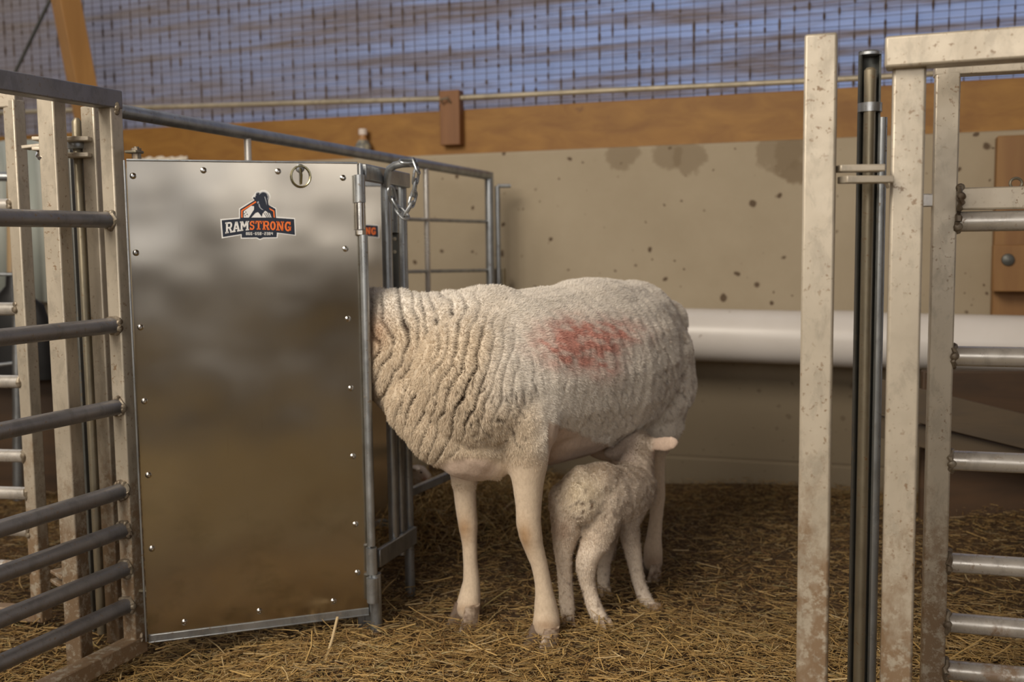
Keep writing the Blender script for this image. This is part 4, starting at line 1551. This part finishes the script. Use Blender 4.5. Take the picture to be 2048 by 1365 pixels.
# furrows in the neck and shoulder fleece
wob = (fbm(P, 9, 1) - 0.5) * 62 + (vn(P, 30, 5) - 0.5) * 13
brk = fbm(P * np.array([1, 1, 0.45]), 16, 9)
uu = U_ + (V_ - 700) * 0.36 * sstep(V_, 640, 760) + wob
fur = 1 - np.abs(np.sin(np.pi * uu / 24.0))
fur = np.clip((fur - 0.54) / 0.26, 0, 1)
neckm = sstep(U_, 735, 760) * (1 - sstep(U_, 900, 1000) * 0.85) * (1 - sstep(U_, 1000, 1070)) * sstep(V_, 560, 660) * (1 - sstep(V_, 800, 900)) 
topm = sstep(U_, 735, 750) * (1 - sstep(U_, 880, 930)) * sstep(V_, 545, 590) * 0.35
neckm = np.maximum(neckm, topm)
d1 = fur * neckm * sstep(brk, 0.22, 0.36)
# finer cracks over shoulder and chest and flank
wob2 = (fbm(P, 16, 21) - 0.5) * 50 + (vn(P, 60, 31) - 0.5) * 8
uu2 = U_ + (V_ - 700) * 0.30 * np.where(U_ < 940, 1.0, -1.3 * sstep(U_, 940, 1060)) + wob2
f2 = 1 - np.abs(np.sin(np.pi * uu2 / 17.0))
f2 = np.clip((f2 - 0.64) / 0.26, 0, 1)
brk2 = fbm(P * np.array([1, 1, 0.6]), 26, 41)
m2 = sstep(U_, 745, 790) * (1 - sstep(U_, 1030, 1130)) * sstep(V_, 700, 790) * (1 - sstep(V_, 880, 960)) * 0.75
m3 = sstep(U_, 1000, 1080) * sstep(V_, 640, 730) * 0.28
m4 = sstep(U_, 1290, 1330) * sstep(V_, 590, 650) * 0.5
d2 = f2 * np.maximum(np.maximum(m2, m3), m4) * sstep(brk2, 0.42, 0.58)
disp = -(d1 * 0.024 + d2 * 0.011) * nearm * wool + (fbm(P, 30, 3) - 0.5) * 0.003 * wool + (fbm(P, 8, 13) - 0.5) * 0.007 * wool
# flank fold over the belly and thigh line
P2 = P + N * disp[:, None]
set_co(me, P2)
N2 = get_no(me)
# colours
def lerp(a, b, t_):
    return a + (b - a) * t_[:, None]
white = np.array([0.86, 0.81, 0.74]); tan = np.array([0.64, 0.525, 0.385]); skin = np.array([0.60, 0.46, 0.38])
legc = np.array([0.68, 0.555, 0.42]); red = np.array([0.66, 0.26, 0.20]); dirtc = np.array([0.30, 0.19, 0.11])
C = np.tile(white, (len(P), 1))
tanm = (1 - sstep(U_ + (fbm(P, 6, 51) - 0.5) * 120, 940, 1060)) * sstep(V_ + (fbm(P, 8, 55) - 0.5) * 40, 575, 690) * 0.85
tanm = np.maximum(tanm, (1 - sstep(U_, 1050, 1110)) * sstep(V_, 760, 850) * 0.8)
C = lerp(C, tan, tanm)
C = lerp(C, np.array([0.08, 0.045, 0.025]), np.clip(d1 * 1.7 + d2 * 1.0, 0, 0.95) * nearm)  # dirt tint and crease shade painted into the furrows and cracks
rust = np.exp(-(((U_ - 752) / 22) ** 2 + ((V_ - 665) / 36) ** 2)) * 0.5 * nearm
C = lerp(C, np.array([0.55, 0.33, 0.19]), rust)
# raddle mark on the flank
rs = fbm(np.stack([P[:, 0] * 0.55 + P[:, 1] * 0.2, P[:, 1] * 0.3, P[:, 2] * 1.6 + P[:, 0] * 0.5], 1), 62, 61, 3)
rr = np.exp(-(((U_ - 1160 - (V_ - 690) * 0.1) / 80) ** 2 + ((V_ - 688) / 46) ** 2) ** 1.3)
rr2 = np.exp(-(((U_ - 1215) / 62) ** 2 + ((V_ - 668) / 26) ** 2)) * 0.75
rr3 = np.exp(-(((U_ - 1205) / 32) ** 2 + ((V_ - 725) / 34) ** 2)) * 0.55
rr4 = np.exp(-(((U_ - 1170) / 38) ** 2 + ((V_ - 708) / 10) ** 2)) * 0.8
rm = np.clip(np.maximum(np.maximum(rr, rr2), rr3) - rr4 * 0.5, 0, 1) * (0.40 + 0.95 * sstep(rs, 0.35, 0.65))
C = lerp(C, red, np.clip(rm * 1.1, 0, 0.8) * nearm)
# dung specks behind
dg = sstep(fbm(P, 70, 71), 0.56, 0.68) * sstep(U_, 1290, 1340) * 0.4
dg = np.maximum(dg, sstep(fbm(P, 45, 75), 0.56, 0.66) * np.exp(-(((U_ - 1222) / 30) ** 2 + ((V_ - 872) / 12) ** 2)) * 0.9)
C = lerp(C, dirtc, dg)
hairm = 1 - wool
C = lerp(C, legc, hairm)
C = lerp(C, skin, np.clip(bel * 0.7 + sstep(br_, 0.45, 0.8) * 0.75, 0, 1))
def stain(cx, cy, rx, ry, col, k_):
    global C
    e = np.exp(-(((U_ - cx) / rx) ** 2 + ((V_ - cy) / ry) ** 2)) * k_
    C = lerp(C, np.array(col), np.clip(e * (0.6 + 0.8 * fbm(P, 40, 81)), 0, 1) * hairm)
stain(1046, 1080, 20, 36, (0.40, 0.25, 0.13), 1.0)
stain(926, 1060, 18, 30, (0.42, 0.27, 0.15), 0.9)
stain(1095, 1252, 40, 12, (0.35, 0.22, 0.13), 0.6)
stain(935, 1218, 40, 10, (0.35, 0.22, 0.13), 0.6)
stain(1306, 1128, 30, 20, (0.34, 0.23, 0.16), 0.7)
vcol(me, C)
ewe = thing('ewe', 'white ewe with a red mark on her flank, head hidden behind the metal panel', 'sheep', (Wd.x, Wd.y, 0))
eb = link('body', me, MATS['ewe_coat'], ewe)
ud = np.array([u_.x, u_.y, 0])
def flow_ewe(p):
    f = np.tile(ud * 0.6 + np.array([0, 0, -0.55]), (len(p), 1))
    return f
keep = wool * (0.35 + 0.65 * sstep(N2 @ np.array([0, -1, 0.25]), -0.5, 0.0))
def fibre_len(W):
    return W
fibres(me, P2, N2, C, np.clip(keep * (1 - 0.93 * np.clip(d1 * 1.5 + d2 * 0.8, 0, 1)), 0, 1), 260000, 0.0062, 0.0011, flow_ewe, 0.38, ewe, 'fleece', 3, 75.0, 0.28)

# hooves: two dark claws each
t = NT('hoof_horn')
t.set(t.mix(t.ramp(t.noise(t.coord(), 60, 4), [(0.35, 0), (0.65, 1)]), (0.16, 0.10, 0.065), (0.56, 0.45, 0.35)), 0.5, 0)
t = NT('dark_hoof_horn')
t.set(t.mix(t.noise(t.coord(), 60, 4), (0.04, 0.025, 0.018), (0.22, 0.15, 0.10)), 0.5, 0)
def hoof(cx, cy, z, L, wdt, h, dirv, parent, mt='hoof_horn'):
    """cloven hoof: two claws pointing along dirv"""
    d = Vector(dirv).normalized()
    s = Vector((d.y, -d.x, 0))
    for k_ in (-1, 1):
        mm = MB()
        rings = []
        dd = (d + s * 0.22 * k_).normalized()
        c = Vector((cx, cy, z)) + s * wdt * 0.50 * k_
        prof = [(0.0, 1.0, 1.0), (0.35, 1.02, 0.93), (0.7, 1.06, 0.80), (1.0, 1.10, 0.78)]
        for tt, gr, back in prof:
            zz = z + h * (1 - tt)
            ring_ = []
            for q_ in range(16):
                a_ = 2 * math.pi * q_ / 16
                fx, fy = math.cos(a_), math.sin(a_)
                ext = L * (0.50 + 0.28 * tt) if fx > 0 else L * 0.42
                ring_.append(c + dd * (fx * ext * gr + 0.10 * L * tt) + s * fy * wdt * 0.50 * gr * (1 - 0.35 * max(fx, 0)) + Vector((0, 0, zz - z)))
            rings.append(ring_)
        mm.quad_ring(rings)
        mm.build('hoof', MATS['dark_hoof_horn' if (k_ == 1 and L > 0.04) else mt], parent, sharp=50)
FW = Vector((-0.80, -0.62, 0))
a_ = at(1090, 1250, 2.262); hoof(a_.x + 0.004, a_.y, -0.012, 0.052, 0.034, 0.046, FW, ewe)
a_ = at(934, 1214, 2.40); hoof(a_.x + 0.004, a_.y, -0.012, 0.050, 0.033, 0.050, FW, ewe)
a_ = at(1305, 1128, 2.72); hoof(a_.x, a_.y, -0.012, 0.050, 0.027, 0.045, FW, ewe)
a_ = bc(0.555, 0.0, -0.09); hoof(a_.x, a_.y, -0.012, 0.050, 0.027, 0.045, FW, ewe)
# dark eye pair on the hidden head
t = NT('eye'); t.set((0.02, 0.015, 0.01), 0.1, 0)
for sy in (-1, 1):
    m = MB(); m.blob(at(608, 765, 2.58) + Vector((-0.01, sy * 0.058, 0.01)), 0.011, 0.011, 0.011)
    m.build('eye', MATS['eye'], ewe)

# ---- lambs --------------------------------------------------------------
def lamb_mesh(m, voxel=0.0036):
    return evaluated(m, voxel, 14, 0.5, 'body')

m = MB()
def ln(px, py, d, s, v=None):
    return (at(px, py, d), s, v if v is not None else s)
# trunk from rump to breast
m.chain([ln(1172, 990, 2.375, .060, .066), ln(1205, 992, 2.40, .066, .070), ln(1240, 990, 2.44, .062, .066), ln(1268, 982, 2.48, .050, .060), ln(1280, 975, 2.50, .040, .055)], 0.25)
m.blob(at(1160, 995, 2.35), 0.045, 0.050, 0.062, (0.4, 1, 0))
m.blob(at(1195, 965, 2.38), 0.075, 0.05, 0.042, (0.7, 0.8, 0))
# neck up to the head tucked under the ewe
m.chain([ln(1266, 965, 2.50, .050, .052), ln(1272, 935, 2.53, .043, .046), ln(1276, 912, 2.56, .038, .040), ln(1276, 897, 2.58, .042, .040)], 0.3)
m.chain([ln(1275, 895, 2.58, .042, .042), ln(1258, 898, 2.59, .035, .035), ln(1242, 902, 2.60, .026, .027), ln(1228, 904, 2.61, .021, .021), ln(1220, 905, 2.61, .016, .016)], 0.3)
# ear, held out to the right; the other on the far side
m.chain([ln(1296, 888, 2.56, .013, .013), ln(1312, 889, 2.54, .010, .017), ln(1330, 889, 2.52, .008, .020), ln(1345, 886, 2.50, .008, .017), ln(1353, 884, 2.50, .006, .010)], 0.5, up=(0, 0, 1))
m.chain([(at(1278, 885, 2.62), .010, .010), (at(1262, 882, 2.68), .006, .016), (at(1252, 884, 2.71), .005, .010)], 0.5)
# tail: short, woolly, hanging
m.chain([ln(1161, 950, 2.345, .020, .018), ln(1163, 978, 2.325, .024, .018), ln(1166, 1002, 2.32, .018, .014)], 0.4)
def lleg(nodes):
    m.chain([(at(a, b, d), s, s) for a, b, d, s in nodes], 0.35, up=(1, 0, 0))
# left hind
lleg([(1138, 1000, 2.37, .046), (1134, 1045, 2.37, .036), (1130, 1080, 2.375, .028), (1127, 1110, 2.38, .021), (1129, 1140, 2.385, .0185), (1131, 1170, 2.385, .0175), (1133, 1200, 2.38, .0185), (1135, 1220, 2.37, .018), (1136, 1232, 2.36, .016)])
# right hind: hock out, shank down to the right
lleg([(1200, 1005, 2.38, .052), (1203, 1045, 2.37, .042), (1192, 1082, 2.36, .034), (1177, 1112, 2.35, .027), (1172, 1130, 2.35, .025), (1174, 1160, 2.355, .0195), (1181, 1190, 2.355, .0175), (1187, 1210, 2.35, .0185), (1196, 1230, 2.345, .0185), (1203, 1240, 2.335, .017)])
# right fore
lleg([(1262, 1010, 2.48, .038), (1256, 1045, 2.48, .027), (1261, 1080, 2.48, .023), (1267, 1110, 2.48, .0205), (1272, 1140, 2.48, .0175), (1279, 1170, 2.48, .0165), (1286, 1190, 2.475, .0175), (1295, 1206, 2.465, .0165), (1304, 1212, 2.46, .014)])
# left fore, in the shade
lleg([(1232, 1010, 2.54, .036), (1222, 1050, 2.55, .025), (1213, 1090, 2.56, .021), (1208, 1130, 2.57, .017), (1206, 1165, 2.57, .016), (1208, 1178, 2.56, .016)])
me = lamb_mesh(m)
P = get_co(me); N = get_no(me)
uv = project_np(P); U_, V_ = uv[:, 0], uv[:, 1]
legs_ = sstep(V_, 1060, 1110)
earm = sstep(U_, 1300, 1312) * (V_ < 915)
facem = (1 - sstep(U_, 1262, 1280)) * (V_ < 925) * (U_ > 1205)
wl = (1 - 0.75 * legs_) * (1 - earm) * (1 - 0.8 * facem)
P2 = P + N * ((fbm(P, 45, 5) - 0.5) * 0.004 * wl + (fbm(P, 100, 9) - 0.5) * 0.003 * wl)[:, None]
set_co(me, P2); N2 = get_no(me)
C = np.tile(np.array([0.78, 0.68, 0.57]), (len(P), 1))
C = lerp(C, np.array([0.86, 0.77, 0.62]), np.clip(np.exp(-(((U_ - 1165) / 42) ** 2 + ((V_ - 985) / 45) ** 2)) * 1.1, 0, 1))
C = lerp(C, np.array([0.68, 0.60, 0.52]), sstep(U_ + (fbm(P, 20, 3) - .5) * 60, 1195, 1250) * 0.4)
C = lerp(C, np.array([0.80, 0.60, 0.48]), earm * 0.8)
C = lerp(C, np.array([0.40, 0.30, 0.25]), facem * 0.6)  # shade on the face under the ewe, painted into its colour
sp_ = sstep(fbm(P, 110, 13), 0.60, 0.70)
C = lerp(C, np.array([0.17, 0.10, 0.06]), sp_ * np.clip(0.12 + sstep(V_, 1110, 1190) * 0.5 + np.exp(-(((U_ - 1172) / 26) ** 2 + ((V_ - 1020) / 26) ** 2)) * 1.2, 0, 0.9))
C = lerp(C, np.array([0.42, 0.25, 0.15]), np.exp(-(((U_ - 1125) / 16) ** 2 + ((V_ - 1060) / 22) ** 2)) * 0.5)
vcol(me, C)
la_c = at(1200, 1230, 2.40)
lamb = thing('lamb', 'small woolly lamb standing under the ewe and suckling, one pink ear out', 'lamb', (la_c.x, la_c.y, 0))
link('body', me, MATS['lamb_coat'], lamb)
def flow_lamb(p):
    return np.tile(np.array([0.1, -0.2, -0.6]), (len(p), 1))
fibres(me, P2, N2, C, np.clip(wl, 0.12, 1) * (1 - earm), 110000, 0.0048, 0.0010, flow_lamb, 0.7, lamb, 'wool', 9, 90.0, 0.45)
def lhoof(px, py, d, dirv):
    a_ = at(px, py, d)
    hoof(a_.x, a_.y, max(a_.z - 0.006, -0.012), 0.030, 0.014, 0.022, dirv, lamb)
lhoof(1136, 1240, 2.36, (0.1, -1, 0)); lhoof(1206, 1250, 2.33, (0.6, -0.8, 0)); lhoof(1306, 1221, 2.45, (0.9, -0.45, 0)); lhoof(1208, 1188, 2.55, (0.3, -0.9, 0))
for sy in (-1, 1):
    m = MB(); m.blob(at(1258, 884, 2.59) + Vector((0, sy * 0.027, 0.0)), 0.006, 0.006, 0.006)
    m.build('eye', MATS['eye'], lamb)

# resting lamb glimpsed behind the stanchion
m = MB()
cl_ = at(805, 965, 3.30)
def rl(dx, dy, dz, s, v):
    return (cl_ + Vector((dx, dy, dz)), s, v)
m.chain([rl(-0.30, .06, -0.02, .07, .075), rl(-0.18, .03, -0.01, .085, .09), rl(-0.07, 0, 0.0, .07, .08), rl(-0.01, 0, 0.03, .05, .055)], 0.3)
m.chain([(at(815, 962, 3.26), .04, .045), (at(836, 952, 3.24), .036, .036), (at(848, 957, 3.23), .026, .026), (at(855, 962, 3.22), .018, .018)], 0.3)
m.chain([(at(822, 938, 3.23), .012, .010), (at(832, 935, 3.18), .018, .008), (at(838, 940, 3.15), .010, .006)], 0.4)
m.chain([rl(-0.03, -0.06, -0.08, .022, .022), rl(0.06, -0.10, -0.135, .016, .016), rl(0.0, -0.14, -0.15, .014, .014)], 0.4)
m.chain([rl(-0.25, -0.06, -0.08, .035, .03), rl(-0.16, -0.11, -0.135, .018, .018), rl(-0.24, -0.14, -0.15, .014, .014)], 0.4)
me = lamb_mesh(m, 0.006)
P = get_co(me); uv = project_np(P); U_, V_ = uv[:, 0], uv[:, 1]
C = np.tile(np.array([0.66, 0.58, 0.50]), (len(P), 1))
C = lerp(C, np.array([0.50, 0.16, 0.12]), np.exp(-(((U_ - 849) / 6) ** 2 + ((V_ - 962) / 8) ** 2)) * 0.8)
vcol(me, C)
rz = thing('lamb', 'pale lamb lying in the straw beyond the stanchion, only its face showing', 'lamb', (cl_.x, cl_.y, 0))
link('body', me, MATS['lamb_coat'], rz)
m = MB(); m.blob(at(842, 946, 3.215), 0.005, 0.005, 0.006); m.build('eye', MATS['eye'], rz)
m = MB(); a, b = at(805, 992, 2.80), at(905, 948, 2.95); m.bar(a, b + (b - a) * 1.0, 0.018, 0.022)
tag(m.build('cross_rail', MATS['galvanised'], bevel=0.002), 'low galvanised rail slanting in front of the lying lamb', 'rail')
# ------------------------------------------------------------------ straw
t = NT('straw_stalk')
a = t.new('ShaderNodeVertexColor'); a.layer_name = 'Col'
t.set(a.outputs[0], 0.55, 0)
def straw(n, xr, yr, lmin, lmax, wid, lift, bright, name, seed, dens=None, tiltmax=0.18, parent=None):
    g = np.random.default_rng(seed)
    K = n * 3 if dens is not None else n
    y = yr[0] + (yr[1] - yr[0]) * g.random(K)
    x = xr[0] + (xr[1] - xr[0]) * g.random(K)
    if dens is not None:
        kp = g.random(K) < dens(x, y)
        x, y = x[kp][:n], y[kp][:n]
    n = len(x)
    z = ground_h(x, y) + 0.002 + lift * g.random(n) ** 2
    az = g.random(n) * math.pi * 2
    el = (g.random(n) - 0.5) * 2 * tiltmax
    L = (lmin + (lmax - lmin) * g.random(n) ** 2) * (1 - 0.35 * sstep(y, 2.3, 2.7))
    d = np.stack([np.cos(az) * np.cos(el), np.sin(az) * np.cos(el), np.sin(el)], 1)
    s = np.stack([-np.sin(az), np.cos(az), np.zeros(n)], 1)
    u = np.cross(d, s)
    wd = wid * (0.45 + 1.3 * g.random(n) ** 2)
    bend = (g.random(n) - 0.5) * 0.25
    c = np.stack([x, y, z + np.abs(np.sin(el)) * L * 0.4], 1)
    rings = []
    for tt in (-0.5, 0.0, 0.5):
        cc = c + d * (L * tt)[:, None] + s * (bend * L * (0.25 - tt * tt) * 2)[:, None]
        for q in range(3):
            a_ = 2 * math.pi * q / 3
            rings.append(cc + (s * math.cos(a_) + u * math.sin(a_) * 0.6) * (wd / 2)[:, None])
    V = np.stack(rings, 1).reshape(-1, 3)
    k = np.arange(n) * 9
    Q = []
    for r0 in (0, 3):
        for q in range(3):
            Q.append(np.stack([k + r0 + q, k + r0 + (q + 1) % 3, k + r0 + 3 + (q + 1) % 3, k + r0 + 3 + q], 1))
    me = np_mesh(V, np.concatenate(Q), name, False)
    gold = np.array([0.54, 0.36, 0.135]); pale = np.array([0.72, 0.58, 0.34]); brown = np.array([0.22, 0.115, 0.037]); green = np.array([0.30, 0.27, 0.12])
    f = np.clip(bright(x, y) + (g.random(n) - 0.5) * 1.25, 0, 1)[:, None]
    C = brown + (gold - brown) * f
    C = np.where((g.random(n) < 0.14)[:, None], C * 0.4 + pale * 0.6 * (0.35 + 0.65 * f), C)
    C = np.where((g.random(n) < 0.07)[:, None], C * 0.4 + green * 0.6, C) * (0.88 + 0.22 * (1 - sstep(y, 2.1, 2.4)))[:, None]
    vcol(me, np.repeat(C, 9, axis=0))
    o = link(name, me, MATS['straw_stalk'], parent)
    return o

def dn(x, y):
    v = 0.35 + 0.75 * fbm(np.stack([x, y, x * 0], 1), 2.3, 5)
    v = v * np.where((np.abs(x) < 0.75 * y * 0.75 + 0.3), 1.0, 0.25)
    v = v * np.where(y > 2.35 + 0.05 * x, 0.62, 1.0)
    v = v * (y < 3.79 - 0.352 * (x - 0.69))
    return np.clip(v, 0, 1)
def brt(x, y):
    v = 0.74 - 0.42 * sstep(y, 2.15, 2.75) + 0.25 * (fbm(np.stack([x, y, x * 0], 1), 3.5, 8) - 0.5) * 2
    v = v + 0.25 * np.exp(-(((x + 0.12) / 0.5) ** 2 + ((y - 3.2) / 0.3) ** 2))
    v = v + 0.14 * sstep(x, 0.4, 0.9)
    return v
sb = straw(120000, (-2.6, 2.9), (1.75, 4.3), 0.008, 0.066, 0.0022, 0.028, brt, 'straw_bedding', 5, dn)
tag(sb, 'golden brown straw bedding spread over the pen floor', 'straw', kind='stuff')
# coarser bright stalks lying on top near the front
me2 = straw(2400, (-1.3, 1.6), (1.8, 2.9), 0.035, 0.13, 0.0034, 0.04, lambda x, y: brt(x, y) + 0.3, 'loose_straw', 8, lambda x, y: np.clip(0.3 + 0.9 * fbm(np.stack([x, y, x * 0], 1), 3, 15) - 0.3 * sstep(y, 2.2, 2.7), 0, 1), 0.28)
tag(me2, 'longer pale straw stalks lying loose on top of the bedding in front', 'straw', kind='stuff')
# fluffed hay heap behind the ewe
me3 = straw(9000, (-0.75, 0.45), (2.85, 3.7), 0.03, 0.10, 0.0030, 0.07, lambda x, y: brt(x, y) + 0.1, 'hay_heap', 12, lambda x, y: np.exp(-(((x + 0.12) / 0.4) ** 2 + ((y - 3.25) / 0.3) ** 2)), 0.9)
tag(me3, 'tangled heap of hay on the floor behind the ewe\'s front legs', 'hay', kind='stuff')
# one stalk leaning against the bottom edge of the metal panel
m = MB()
a_, b_ = at(650, 1326, 2.14), at(675, 1236, 2.27)
a_.z = max(a_.z, 0.0)
m.tube([a_, a_.lerp(b_, 0.5) + Vector((0.002, 0, 0.001)), b_], 0.0032, 7)
t = NT('pale_straw'); t.set((0.62, 0.48, 0.28), 0.5, 0)
tag(m.build('straw_stalk', MATS['pale_straw'], origin=a_), 'single long pale straw stalk leaning up against the metal panel\'s bottom edge', 'straw stalk')
